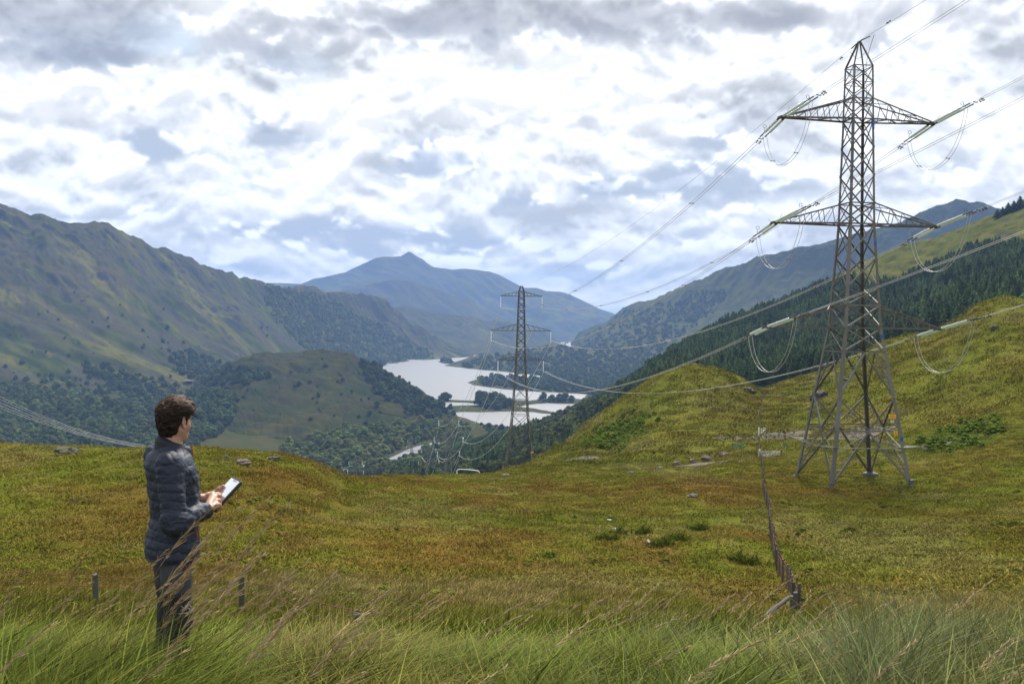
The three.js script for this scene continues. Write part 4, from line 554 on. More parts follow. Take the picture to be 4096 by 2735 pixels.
// ---------------------------------------------------------------- small things of the moor: track, stones, pools
{
  const gravel = new THREE.MeshLambertMaterial({ color: new THREE.Color().setRGB(0.235, 0.21, 0.20), map: tiled(grassBump, 2.2), bumpMap: tiled(grassBump, 2.2), bumpScale: 0.05 });
  const rubbleGeo = (() => { const g = new THREE.IcosahedronGeometry(1, 0), p = g.attributes.position, r = rng(5); for (let i = 0; i < p.count; i++) p.setXYZ(i, p.getX(i) * (0.8 + 0.3 * Math.sin(p.getY(i) * 5)), p.getY(i) * 0.7, p.getZ(i) * (0.85 + 0.25 * Math.cos(p.getX(i) * 4))); g.computeVertexNormals(); return g; })();
  const stonesAt = []; const rr = rng(61);
  function track(label, line, w, rubble = 1) {
    const pts = line.map(([x, y]) => onGround(x, y)).filter(Boolean), c = new THREE.CatmullRomCurve3(pts), n = Math.max(24, Math.round(c.getLength() / 1.5)), pos = [], idx = [], uv = [];
    for (let i = 0; i <= n; i++) { const p = c.getPoint(i / n), t = c.getTangent(i / n), s = V(-t.z, 0, t.x).normalize(), ww = (typeof w === 'function' ? w(i / n) : w) * (0.9 + 0.25 * noise2(i * 0.7, 3)); for (let k = 0; k <= 4; k++) { const q = p.clone().addScaledVector(s, (k / 4 - 0.5) * ww); pos.push(q.x, gy(q.x, q.z) + (k % 4 ? 0.12 : 0.02), q.z); uv.push(q.x, q.z); } if (i < n) for (let k = 0; k < 4; k++) { const a = i * 5 + k; idx.push(a, a + 1, a + 5, a + 1, a + 6, a + 5); }
      for (let k = 0; k < 5 * rubble; k++) { const q = p.clone().addScaledVector(s, (rr() < 0.8 ? (0.5 + 0.22 * rr()) : (rr() - 0.5) * 0.9) * ww * (rr() < 0.6 ? -1 : 1)); stonesAt.push([q.x + rr(), gy(q.x, q.z), q.z + rr(), 0.07 + 0.17 * rr() * rr()]); } }
    tag(mesh('track', geoFrom(pos, idx, null, uv), gravel), label, 'track', null, 'structure');
  }
  track('grey stony track crossing the slope behind the tall pylon', [[1640, 1007], [1700, 1003], [1760, 999], [1838, 992], [1900, 990], [1960, 991], [2024, 994]], (t) => 3.6 + 5 * sstep(0.75, 1, t), 2);
  track('short grey bend of track at the foot of the green slope near the middle pylon', [[1248, 1068], [1271, 1063], [1300, 1056], [1345, 1052], [1392, 1050]], 3.2);
  track('thin stretch of track beside the boulders left of the fence', [[1552, 1071], [1590, 1067], [1632, 1062], [1668, 1059]], 2.2);
  track('pale patch of bare track right of the tall pylon', [[2112, 1026], [2140, 1022], [2182, 1016]], 2.6, 0.4);
  const im = new THREE.InstancedMesh(rubbleGeo, std([0.27, 0.24, 0.225], 0.95, { flatShading: true }), stonesAt.length), m = new THREE.Matrix4(), q = new THREE.Quaternion(), e = new THREE.Euler(), col = new THREE.Color();
  stonesAt.forEach(([x, y, z, s], i) => { e.set(rr() * 6, rr() * 6, rr() * 6); m.compose(V(x, y + s * 0.2, z), q.setFromEuler(e), V(s, s, s)); im.setMatrixAt(i, m); const k = 0.6 + 0.7 * rr(); im.setColorAt(i, col.setRGB(k, k * 0.98, k * 0.97)); });
  im.name = 'rubble'; scene.add(im); tag(im, 'loose grey rubble edging the stony tracks', 'rubble', null, 'stuff');

  // boulders and outcrops
  const rockMat = (c) => new THREE.MeshStandardMaterial({ color: new THREE.Color().setRGB(...c), roughness: 0.95, map: tiled(grassBump, 0.6), bumpMap: tiled(grassBump, 0.5), bumpScale: 0.05 });
  const greyRock = rockMat([0.20, 0.19, 0.18]), pinkRock = rockMat([0.27, 0.205, 0.165]), darkRock = rockMat([0.105, 0.09, 0.075]);
  function boulder(name, label, cat, px, py, wpx, hpx, mat, seed, group, sink = 0.25) {
    const p = onGround(px, py); if (!p) return; const k = -p.z / FPX, w = wpx * k, h = hpx * k, g = mergeVertices(new THREE.IcosahedronGeometry(0.5, 9).deleteAttribute('uv').deleteAttribute('normal')), a = g.attributes.position, uv = [];
    for (let i = 0; i < a.count; i++) { const v = V(a.getX(i), a.getY(i), a.getZ(i)), n = v.clone().normalize(); const f = 1 + 0.42 * noise3(n.x * 1.4 + seed, n.y * 1.6, n.z * 1.4) + 0.2 * noise3(n.x * 3.4 + seed, n.y * 4, n.z * 3.4) + 0.08 * noise3(n.x * 9, n.y * 9 + seed, n.z * 9); v.multiplyScalar(f); v.y = Math.sign(v.y) * Math.pow(Math.abs(v.y) * 2, 0.75) / 2; a.setXYZ(i, v.x * w, v.y * h * 1.3, v.z * w * 0.8); uv.push(v.x * w, v.y * h + v.z * w); }
    g.setAttribute('uv', new THREE.Float32BufferAttribute(uv, 2)); g.computeVertexNormals(); const m = mesh(name, g, mat); m.position.set(p.x, p.y + h * sink, p.z); m.rotation.y = seed; tag(m, label, cat, group);
  }
  boulder('boulder', 'rounded grey boulder by the track, leftmost of its row', 'boulder', 1447, 1086, 14, 6, greyRock, 1.3);
  boulder('boulder', 'low pale boulder left of the pink blocks beside the track', 'boulder', 1514, 1075, 16, 6, greyRock, 2.2);
  boulder('boulder', 'pale squarish boulder at the near end of the track bend', 'boulder', 1552, 1069, 20, 13, pinkRock, 3.1);
  boulder('boulder', 'brown squarish boulder in the middle of the row by the track', 'boulder', 1589, 1061, 18, 11, pinkRock, 4.4);
  boulder('boulder', 'large pinkish boulder with a pointed top by the track', 'boulder', 1621, 1056, 24, 13, pinkRock, 5.7);
  boulder('boulder', 'pale boulder nearest the fence in the row by the track', 'boulder', 1659, 1049, 20, 13, pinkRock, 6.5);
  boulder('rock', 'flat grey slab of rock lying alone in the open moor', 'rock', 1589, 1140, 28, 9, greyRock, 7.1);
  boulder('rock', 'small pale rock on the crest left of the white frame', 'rock', 1160, 1093, 20, 7, greyRock, 8.8);
  boulder('rock_outcrop', 'mossy grey outcrop on top of the grassy mound at the far left', 'rock outcrop', 150, 1040, 58, 20, rockMat([0.15, 0.145, 0.10]), 9.4, null, 0.05);
  boulder('rock', 'small pale rock showing in the mound right of the person', 'rock', 517, 1051, 14, 9, greyRock, 10.3);
  boulder('rock_outcrop', 'brown bare rock scar in the mound right of the person', 'rock outcrop', 556, 1061, 44, 11, rockMat([0.26, 0.20, 0.17]), 11.6, null, 0.1);
  boulder('rock', 'dark peaty bank near the right end of the mound', 'rock', 624, 1054, 36, 8, darkRock, 12.5);
  boulder('rock_outcrop', 'dark crag seen between the legs of the tall pylon', 'rock outcrop', 1880, 912, 44, 24, darkRock, 13.2, null, 0.02);
  boulder('rock_outcrop', 'smaller dark crag higher up behind the tall pylon legs', 'rock outcrop', 1940, 876, 30, 12, darkRock, 14.1, null, 0.05);
  boulder('rock_outcrop', 'dark crag under the brow of the rounded hillock', 'rock outcrop', 1712, 898, 36, 14, darkRock, 15.7, null, 0.05);
  boulder('rock', 'small rock on the hillside right of the jumper loop', 'rock', 2282, 756, 20, 10, darkRock, 17.4);

  // pools in the bog, and the tarn
  const pool = (name, label, p, rx, rz, y) => { rx *= 0.6; rz *= 0.6; const pos = [p.x, y, p.z], idx = [], uv = [p.x, p.z]; const N = 28; for (let i = 0; i < N; i++) { const t = i / N * 6.2832, r = 1 + 0.35 * noise2(Math.cos(t) * 2 + p.x, Math.sin(t) * 2); pos.push(p.x + Math.cos(t) * rx * r, y, p.z + Math.sin(t) * rz * r); uv.push(p.x + Math.cos(t) * rx, p.z + Math.sin(t) * rz); idx.push(0, 1 + (i + 1) % N, 1 + i); } tag(mesh(name, geoFrom(pos, idx, null, uv), water), label, 'pool', null, 'structure'); };
  for (const [x, y, rx, rz, l] of [[1412, 1219, 0.3, 0.9, 'thin glint of water in the bog, left of the rush tussock'], [1489, 1247, 0.16, 0.7, 'small bright pool in the bog beside a rush tussock'], [1398, 1196, 0.3, 0.4, 'smallest glint of water in the bog, highest of the three']]) { const p = onGround(x, y); pool('pool', l, p, rx, rz, gy(p.x, p.z) + 0.16); }
  const t = cast(432, 877, [leftMountain, knoll, floorLand], 1200, 5000); if (t) pool('pool', 'white sliver of a tarn in the valley behind the person', t, 20, 26, t.y + 5);
}

// ---------------------------------------------------------------- fences, gates, nets, white frame
{
  const weathered = [[0.20, 0.175, 0.15], [0.155, 0.135, 0.115], [0.24, 0.22, 0.19]].map((c) => std(c, 0.95, { map: tiled(grassBump, 0.4), bumpMap: tiled(grassBump, 0.3), bumpScale: 0.015 }));
  const rust = std([0.16, 0.06, 0.035], 0.8), lichen = std([0.22, 0.22, 0.15], 1.0), galv = std([0.50, 0.51, 0.52], 0.5, { metalness: 0.3 }), white = std([0.80, 0.80, 0.77], 0.6);
  const postGeo = (seed) => { const g = new THREE.CylinderGeometry(0.052, 0.062, 1, 9, 6).translate(0, 0.5, 0), p = g.attributes.position; for (let i = 0; i < p.count; i++) { const k = 1 + 0.16 * noise3(p.getX(i) * 14 + seed, p.getY(i) * 3, p.getZ(i) * 14), y = p.getY(i); p.setXYZ(i, p.getX(i) * k + 0.03 * noise2(y * 2, seed), y > 0.99 ? y + 0.03 * noise2(p.getX(i) * 20, p.getZ(i) * 20 + seed) : y, p.getZ(i) * k); } g.computeVertexNormals(); return g; };
  const posts = [1, 2, 3, 4].map((s) => postGeo(s * 3.7)), r = rng(77);
  function post(parent, p, h, thick = 1, name = 'post') { const m = mesh(name, posts[Math.floor(r() * 4)], weathered[Math.floor(r() * 3)], parent); m.position.copy(p).add(V(0, -0.25, 0)); m.scale.set(thick, h + 0.25, thick); m.rotation.set((r() - 0.5) * 0.12, r() * 6, (r() - 0.5) * 0.12); return m; }
  // long fence running up the moor on the right
  const path = [[1833, 1408], [1822, 1381], [1809, 1353], [1791, 1325], [1779, 1298], [1772, 1258], [1768, 1210], [1763, 1172], [1754, 1140], [1750, 1102], [1749, 1076], [1742, 1050], [1741, 1012]].map(([x, y]) => onGround(x, y));
  const F = thing('wire_fence', 'old rusty wire fence on leaning wooden posts winding up the moor below the pylon', 'fence', path[0]);
  const c = new THREE.CatmullRomCurve3(path), L = c.getLength(), n = Math.round(L / 2.4), foot = [];
  for (let i = 0; i <= n; i++) { const p = c.getPointAt(i / n); p.y = gy(p.x, p.z); p.x += (r() - 0.5) * 0.16; const h = 1.0 + 0.22 * r(); foot.push([p, h]); post(F, p.clone().sub(path[0]), h, 0.85 + 0.4 * r()); }
  for (let k = 0; k < 6; k++) { const pts = foot.map(([p, h]) => p.clone().sub(path[0]).add(V((r() - 0.5) * 0.05, h * (0.12 + 0.155 * k) + (r() - 0.5) * 0.05, 0))); mesh('wire', tube(pts, 0.008, n * 4, 4), rust, F); }
  const stays = []; for (let i = 0; i < Math.min(16, n); i++) for (let k = 0; k < 9; k++) { const a = foot[i][0].clone().lerp(foot[i + 1][0], k / 9).sub(path[0]), h = lerp(foot[i][1], foot[i + 1][1], k / 9); stays.push(bar(a.clone().add(V(0, 0.06, 0)), a.clone().add(V(0.02, h * 0.86, 0)), 0.0045)); } mesh('netting', mergeGeometries(stays), rust, F).userData.kind = 'stuff';
  for (const [x, y, d, h] of [[1826, 1409, 0.3, 0.75], [1817, 1408, 0.2, 0.6]]) { const p = onGround(x, y); post(F, p.sub(path[0]), h, 1.6, 'stump'); }
  { const a = onGround(1748, 1427).add(V(0, 0.12, 0)), b = onGround(1808, 1402).add(V(0, 0.5, 0)), m = mesh('fallen_rail', posts[2], weathered[1], F); m.position.copy(a.clone().sub(path[0])); m.quaternion.setFromUnitVectors(V(0, 1, 0), b.clone().sub(a).normalize()); m.scale.set(1.3, b.distanceTo(a), 1.3); }
  const path2 = [[1741, 1000], [1743, 970], [1745, 940], [1748, 918], [1764, 902], [1782, 889], [1797, 880]].map(([x, y]) => onGround(x, y)), F2 = thing('wire_fence', 'far continuation of the wire fence climbing from the gate to the skyline', 'fence', path2[0]);
  const c2 = new THREE.CatmullRomCurve3(path2), n2 = Math.round(c2.getLength() / 3.2), f2 = []; for (let i = 0; i <= n2; i++) { const p = c2.getPointAt(i / n2); p.y = gy(p.x, p.z); f2.push(p); post(F2, p.clone().sub(path2[0]), 1.05 + 0.2 * r(), 1.7); }
  for (let k = 0; k < 4; k++) mesh('wire', tube(f2.map((p) => p.clone().sub(path2[0]).add(V(0, 0.25 + 0.24 * k, 0))), 0.014, n2 * 3, 4), rust, F2);
  // near fence across the left foreground
  const A = [[-90, 1420, 23, 1.0], [219, 1425, 22, 1.05], [554.5, 1427, 21.5, 1.02], [819, 1450, 13, 0.5], [1080, 1470, 14, 0.35], [1330, 1462, 21, 0.35]].map(([x, y, d, h]) => { const u = at(x, y, 1), p = V(u.x * d, 0, -d); p.y = gy(p.x, p.z); return [p, h]; });
  const N = thing('wire_fence', 'near fence of grey wooden posts and rusty barbed wire beside the person', 'fence', A[0][0]);
  A.forEach(([p, h], i) => { const q = p.clone().sub(A[0][0]); if (i < 4) { const want = [1300, 1315, 1320, 1406][i], top = -(at([-90, 219, 555, 819][i], want, -p.z).y - p.y); post(N, q, Math.max(0.3, -top), 1.15); } });
  const tops = A.map(([p], i) => { const want = [1305, 1322, 1335, 1400, 1436, 1440][i]; return at([-90, 219, 555, 819, 1085, 1330][i], want, -p.z).sub(A[0][0]); });
  for (let k = 0; k < 3; k++) { const pts = tops.map((q) => q.clone().add(V(0, -0.22 * k, 0))), w = mesh('barbed_wire', tube(pts, 0.006, 60, 4), rust, N); const barbs = []; const cc = new THREE.CatmullRomCurve3(pts); for (let i = 0; i < 160; i++) { const p = cc.getPoint(i / 160); barbs.push(bar(p.clone().add(V(-0.02, -0.02, 0)), p.clone().add(V(0.02, 0.02, 0.01)), 0.003)); } mesh('barb', mergeGeometries(barbs), rust, w).userData.kind = 'stuff'; }
  // gates
  function gate(label, px, py, w, h, yaw, mat) { const p = onGround(px, py), g = thing('field_gate', label, 'gate', p); g.rotation.y = yaw; for (let k = 0; k < 5; k++) { const m = mesh('rail', UNIT_BAR, mat, g); m.scale.set(0.019, w, 0.019); m.rotation.z = -Math.PI / 2; m.position.set(0, 0.2 + h * k / 4.4, 0); } for (const x of [0, w * 0.33, w * 0.66, w]) { const m = mesh('upright', UNIT_BAR, mat, g); m.scale.set(0.018, h + 0.05, 0.018); m.position.set(x, 0.16, 0.015); } const d = mesh('diagonal', bar(V(0, 0.2, 0.02), V(w, h * 0.9 + 0.2, 0.02), 0.022), mat, g); for (const x of [-0.12, w + 0.12]) { const m = mesh('gate_post', posts[1], x < 0 ? white : weathered[0], g); m.position.set(x, -0.2, 0); m.scale.set(1.7, h + 0.6, 1.7); } return g; }
  gate('white barred gate standing edge-on above the track', 1741, 1001, 2.1, 1.25, 0.75, white);
  gate('low pale metal gate in the fence line below the track', 1743, 1049, 3.0, 0.82, 0.02, galv);
  // silt nets
  const teal = std([0.03, 0.28, 0.24], 0.85, { side: THREE.DoubleSide });
  function net(label, px, py, w, h) { const p = onGround(px, py), g = thing('silt_net', label, 'net', p), pos = [], idx = [], n = 10; for (let i = 0; i <= n; i++) { const t = i / n, s = 4 * t * (1 - t) * 0.16; for (const k of [0, 1]) for (const z of [0, 0.02]) pos.push(t * w, 0.12 + k * h - s * (k ? 1 : 0.4), z); if (i < n) { const a = i * 4; idx.push(a, a + 4, a + 2, a + 2, a + 4, a + 6, a + 1, a + 3, a + 5, a + 3, a + 7, a + 5, a + 2, a + 6, a + 3, a + 3, a + 6, a + 7); } } mesh('netting', geoFrom(pos, idx), teal, g); for (const t of w > 1.3 ? [0, 0.45, 1] : [0, 1]) { const m = mesh('stake', posts[0], weathered[0], g); m.position.set(t * w, -0.1, -0.04); m.scale.set(0.6, h + 0.75, 0.6); } }
  net('longer sagging green net on stakes below the track', 1679, 1023, 2.0, 0.42); net('short green net on two stakes below the track', 1797, 1024, 0.75, 0.42);
  // white frame on the crest
  { const p = at(1048, 1092, 143), q = at(1099, 1093, 143), g = thing('white_frame', 'white goal-shaped tubular frame just beyond the crest of the moor', 'frame', V(p.x, p.y - 1.4, p.z)), w = q.x - p.x, top = at(1048, 1076.5, 143).y - p.y + 1.4;
    const tubeP = tube([V(0, 0, 0), V(0, top - 0.12, 0), V(0.12, top, 0), V(w - 0.12, top - 0.2, 0), V(w, top - 0.34, 0), V(w, 0, 0)], 0.06, 80, 8); mesh('frame_tube', tubeP, white, g); for (const x of [0, w]) { const m = mesh('back_stay', bar(V(x, top * 0.8, 0), V(x, 0, -1.4), 0.05), white, g); } }
}

// ---------------------------------------------------------------- trees
const leafy = (seed, n, tall = 1, low = 0.18) => {                // a crown: many small leaf-clump faces through an uneven volume
  const r = rng(seed), pos = [], col = [], idx = [], blobs = [];
  for (let i = 0; i < n; i++) { const t = r(), y = lerp(low, 0.92, t), rad = 0.42 * Math.sin(Math.PI * (0.25 + 0.72 * t)), an = r() * 6.283, q = Math.sqrt(r()) * rad; blobs.push([Math.cos(an) * q, y * tall, Math.sin(an) * q, 0.14 + 0.12 * r(), 0.72 + 0.5 * r()]); }
  for (const [bx, by, bz, br, shade] of blobs) for (let k = 0; k < 26; k++) {
    const u = r() * 2 - 1, a = r() * 6.283, s = Math.sqrt(1 - u * u), rr2 = br * (0.7 + 0.4 * r()), c = V(bx + Math.cos(a) * s * rr2, by + u * rr2 * 0.8, bz + Math.sin(a) * s * rr2), nrm = V(Math.cos(a) * s, u + 0.35, Math.sin(a) * s).normalize(), t1 = V(r() - 0.5, r() - 0.5, r() - 0.5).cross(nrm).normalize(), t2 = nrm.clone().cross(t1), w = 0.05 + 0.045 * r(), b = pos.length / 3;
    for (const [p, q] of [[-1, -0.7], [1, -0.8], [0.75, 0.8], [-0.6, 1]]) { const v = c.clone().addScaledVector(t1, p * w).addScaledVector(t2, q * w).addScaledVector(nrm, (p * q) * 0.012); pos.push(v.x, v.y, v.z); const g = shade * (0.85 + 0.3 * r()); col.push(g, g, g * 0.95); }
    idx.push(b, b + 1, b + 2, b, b + 2, b + 3);
  }
  return geoFrom(pos, idx, col);
};
const conifer = (seed) => {
  const r = rng(seed), pos = [], col = [], idx = [], T = 9;
  for (let t = 0; t < T; t++) { const f = t / T, y = lerp(0.08, 0.93, f), R = 0.205 * Math.pow(1 - f, 0.85) + 0.016, n = Math.max(5, Math.round(13 - 8 * f));
    for (let k = 0; k < n; k++) { const a = (k + r() * 0.8) / n * 6.283, q = R * (0.68 + 0.5 * r()), y0 = y + 0.05 * r(), b = pos.length / 3, w = 0.6 * R * 6.283 / n + 0.012, c = Math.cos(a), s = Math.sin(a), g = 0.75 + 0.5 * r();
      pos.push(0, y0 + 0.075, 0, c * q - s * w, y0 - 0.02 - 0.05 * r(), s * q + c * w, c * q * 1.15, y0 - 0.035, s * q * 1.15, c * q + s * w, y0 - 0.02 - 0.05 * r(), s * q - c * w); for (let z = 0; z < 4; z++) col.push(g * (z ? 1 : 0.8), g * (z ? 1 : 0.8), g * (z ? 1 : 0.8)); idx.push(b, b + 2, b + 1, b, b + 3, b + 2); } }
  const b = pos.length / 3; pos.push(0, 1, 0, 0.022, 0.88, 0, -0.012, 0.88, 0.02, -0.012, 0.88, -0.02); for (let z = 0; z < 4; z++) col.push(1, 1, 1); idx.push(b, b + 1, b + 2, b, b + 2, b + 3, b, b + 3, b + 1);
  return geoFrom(pos, idx, col);
};
const leafMat = new THREE.MeshPhysicalMaterial({ vertexColors: true, side: THREE.DoubleSide, roughness: 1, specularIntensity: 0.15, transmission: 0.3, thickness: 0 });
const needleMat = new THREE.MeshLambertMaterial({ vertexColors: true, side: THREE.DoubleSide });
const barkMat = std([0.075, 0.06, 0.045], 1.0, { map: tiled(grassBump, 0.8) });
const crowns = [leafy(21, 34), leafy(22, 40, 0.9), leafy(23, 30, 1.15)], spruces = [conifer(31), conifer(32), conifer(33)];
const M4 = new THREE.Matrix4(), Q4 = new THREE.Quaternion(), E4 = new THREE.Euler(), C4 = new THREE.Color();
function instanced(name, label, cat, geos, mat, spots) {           // spots: [x, y, z, height, width factor, r, g, b]
  const k = geos.length; for (let i = 0; i < k; i++) { const mine = spots.filter((_, j) => j % k === i); if (!mine.length) continue; const im = new THREE.InstancedMesh(geos[i], mat, mine.length), r = rng(900 + i); mine.forEach(([x, y, z, h, w, cr, cg, cb], j) => { E4.set((r() - 0.5) * 0.08, r() * 6.283, (r() - 0.5) * 0.08); M4.compose(V(x, y, z), Q4.setFromEuler(E4), V(h * w, h, h * w)); im.setMatrixAt(j, M4); im.setColorAt(j, C4.setRGB(cr, cg, cb)); }); im.castShadow = im.receiveShadow = true; im.name = numbered(name); scene.add(im); tag(im, label, cat, null, 'stuff'); }
}
const hmax = (lands, X, Z) => { let h = -1e9; for (const l of lands) h = Math.max(h, inLand(l, X, Z)); return h; };
// plantation: where the photograph shows trees on the right hillside
const edge = (() => { const p = [[850, 1085], [960, 1078], [1040, 1046], [1080, 1010], [1150, 1006], [1250, 974], [1350, 929], [1430, 889], [1500, 843], [1590, 789], [1662, 742], [1735, 722], [1809, 697], [1867, 668], [1900, 656], [1960, 648], [2010, 662], [2060, 660], [2110, 632], [2150, 615], [2190, 606], [2215, 590], [2240, 576], [2280, 572], [2348, 578], [2600, 560]]; return (x) => { let i = 0; while (i < p.length - 2 && p[i + 1][0] < x) i++; return lerp(p[i][1], p[i + 1][1], clamp((x - p[i][0]) / (p[i + 1][0] - p[i][0]), 0, 1)); }; })();
{
  const r = rng(101), spots = [], mixed = [], edgeTrees = [];
  for (let i = 0; i < 52000; i++) {
    const d = Math.sqrt(lerp(430 * 430, 1500 * 1500, r())), a = lerp(-0.12, 0.56, r()), X = a * d, y = inLand(forestHill, X, -d); if (y < -1e8) continue;
    const [px, py] = project(V(X, y, -d)); if (px > 2420) continue;
    const e = edge(px) + 7 * noise2(px / 22, 4.4) + 4 * noise2(px / 7, 1.4), clear = fbm(X / 55, d / 70, 3);
    if (py < e) continue;
    if (py - e > 4 && r() < 0.42 + 0.55 * sstep(0.22, 0.45, clear)) continue;
    const dark = sstep(-0.3, 0.3, fbm(X / 40 + 9, d / 60, 3)), left = 1 - sstep(1180, 1520, px) * 1, deep = px > 1010 && px < 1165 && py < 1075;
    const tone = lerp(0.5, 1.4, r()) * lerp(0.7, 1.25, dark);
    if (left > 0.15 && !deep && r() < left * (px < 1250 ? 0.8 : 0.62)) { if (r() < 0.5) mixed.push([X, y - 0.3, -d, 6 + 5 * r(), 0.75 + 0.3 * r(), 0.090 * tone, 0.112 * tone, 0.034 * tone]); continue; }
    const h = (deep ? 15 : lerp(10, 17, r())) * (px > 1250 && px < 1480 ? 0.7 : 1);
    if (py - e < 5 && px > 1600 && px < 2348 && edgeTrees.length < 46 && r() < 0.35) edgeTrees.push([X, y, -d, h]);
    else spots.push([X, y - 0.4, -d, h, 0.85 + 0.35 * r(), 0.064 * tone, 0.095 * tone, 0.042 * tone]);
  }
  instanced('conifer_forest', 'dense dark conifer plantation covering the right hillside behind the tall pylon', 'forest', spruces, needleMat, spots);
  instanced('mixed_woodland', 'young mixed woodland on the slope right of the middle pylon', 'woodland', crowns, leafMat, mixed);
  // single conifers that stand out along the upper edge, and on the skyline
  const singles = [...edgeTrees.map((t) => [...t, 'dark conifer standing at the upper edge of the hillside plantation', 'conifers along the upper edge of the plantation'])];
  for (const [px, py, hp, l] of [[2218, 594, 30, 'lone dark conifer standing clear above the plantation edge'], [2288, 500, 26, 'leftmost conifer of the skyline group at the right edge'], [2300, 493, 24, 'second conifer of the skyline group at the right edge'], [2313, 488, 30, 'tall conifer in the middle of the skyline group'], [2326, 482, 28, 'fourth conifer of the skyline group at the right edge'], [2340, 476, 34, 'tallest skyline conifer cut by the right edge'], [2200, 618, 22, 'small conifer left of the lone one above the plantation'], [1552, 820, 26, 'pointed conifer at the top of the slope above the hillock']]) { const p = cast(px, py, [forestHill], 400, 1600); if (p) singles.push([p.x, p.y, p.z, hp * -p.z / FPX, l]); }
  const proto = []; const rr = rng(55);
  singles.forEach(([X, y, z, h, label, group], i) => {
    const k = i % 3; let g; if (!proto[k]) { g = new THREE.Group(); const tr = mesh('trunk', new THREE.CylinderGeometry(0.006, 0.02, 0.9, 6).translate(0, 0.45, 0), barkMat, g), cr = mesh('crown', spruces[k], new THREE.MeshLambertMaterial({ vertexColors: true, side: THREE.DoubleSide, color: new THREE.Color().setRGB(0.05, 0.08, 0.036) }), g); proto[k] = g; } else g = proto[k].clone();
    g.name = numbered('conifer_tree'); scene.add(g); g.position.set(X, y - 0.2, z); g.scale.set(h * (group ? 1.4 : 1.9), h * (group ? 1 : 0.85), h * (group ? 1.4 : 1.9)); g.rotation.y = rr() * 6; g.userData = {}; tag(g, label, 'conifer', group);
  });
}
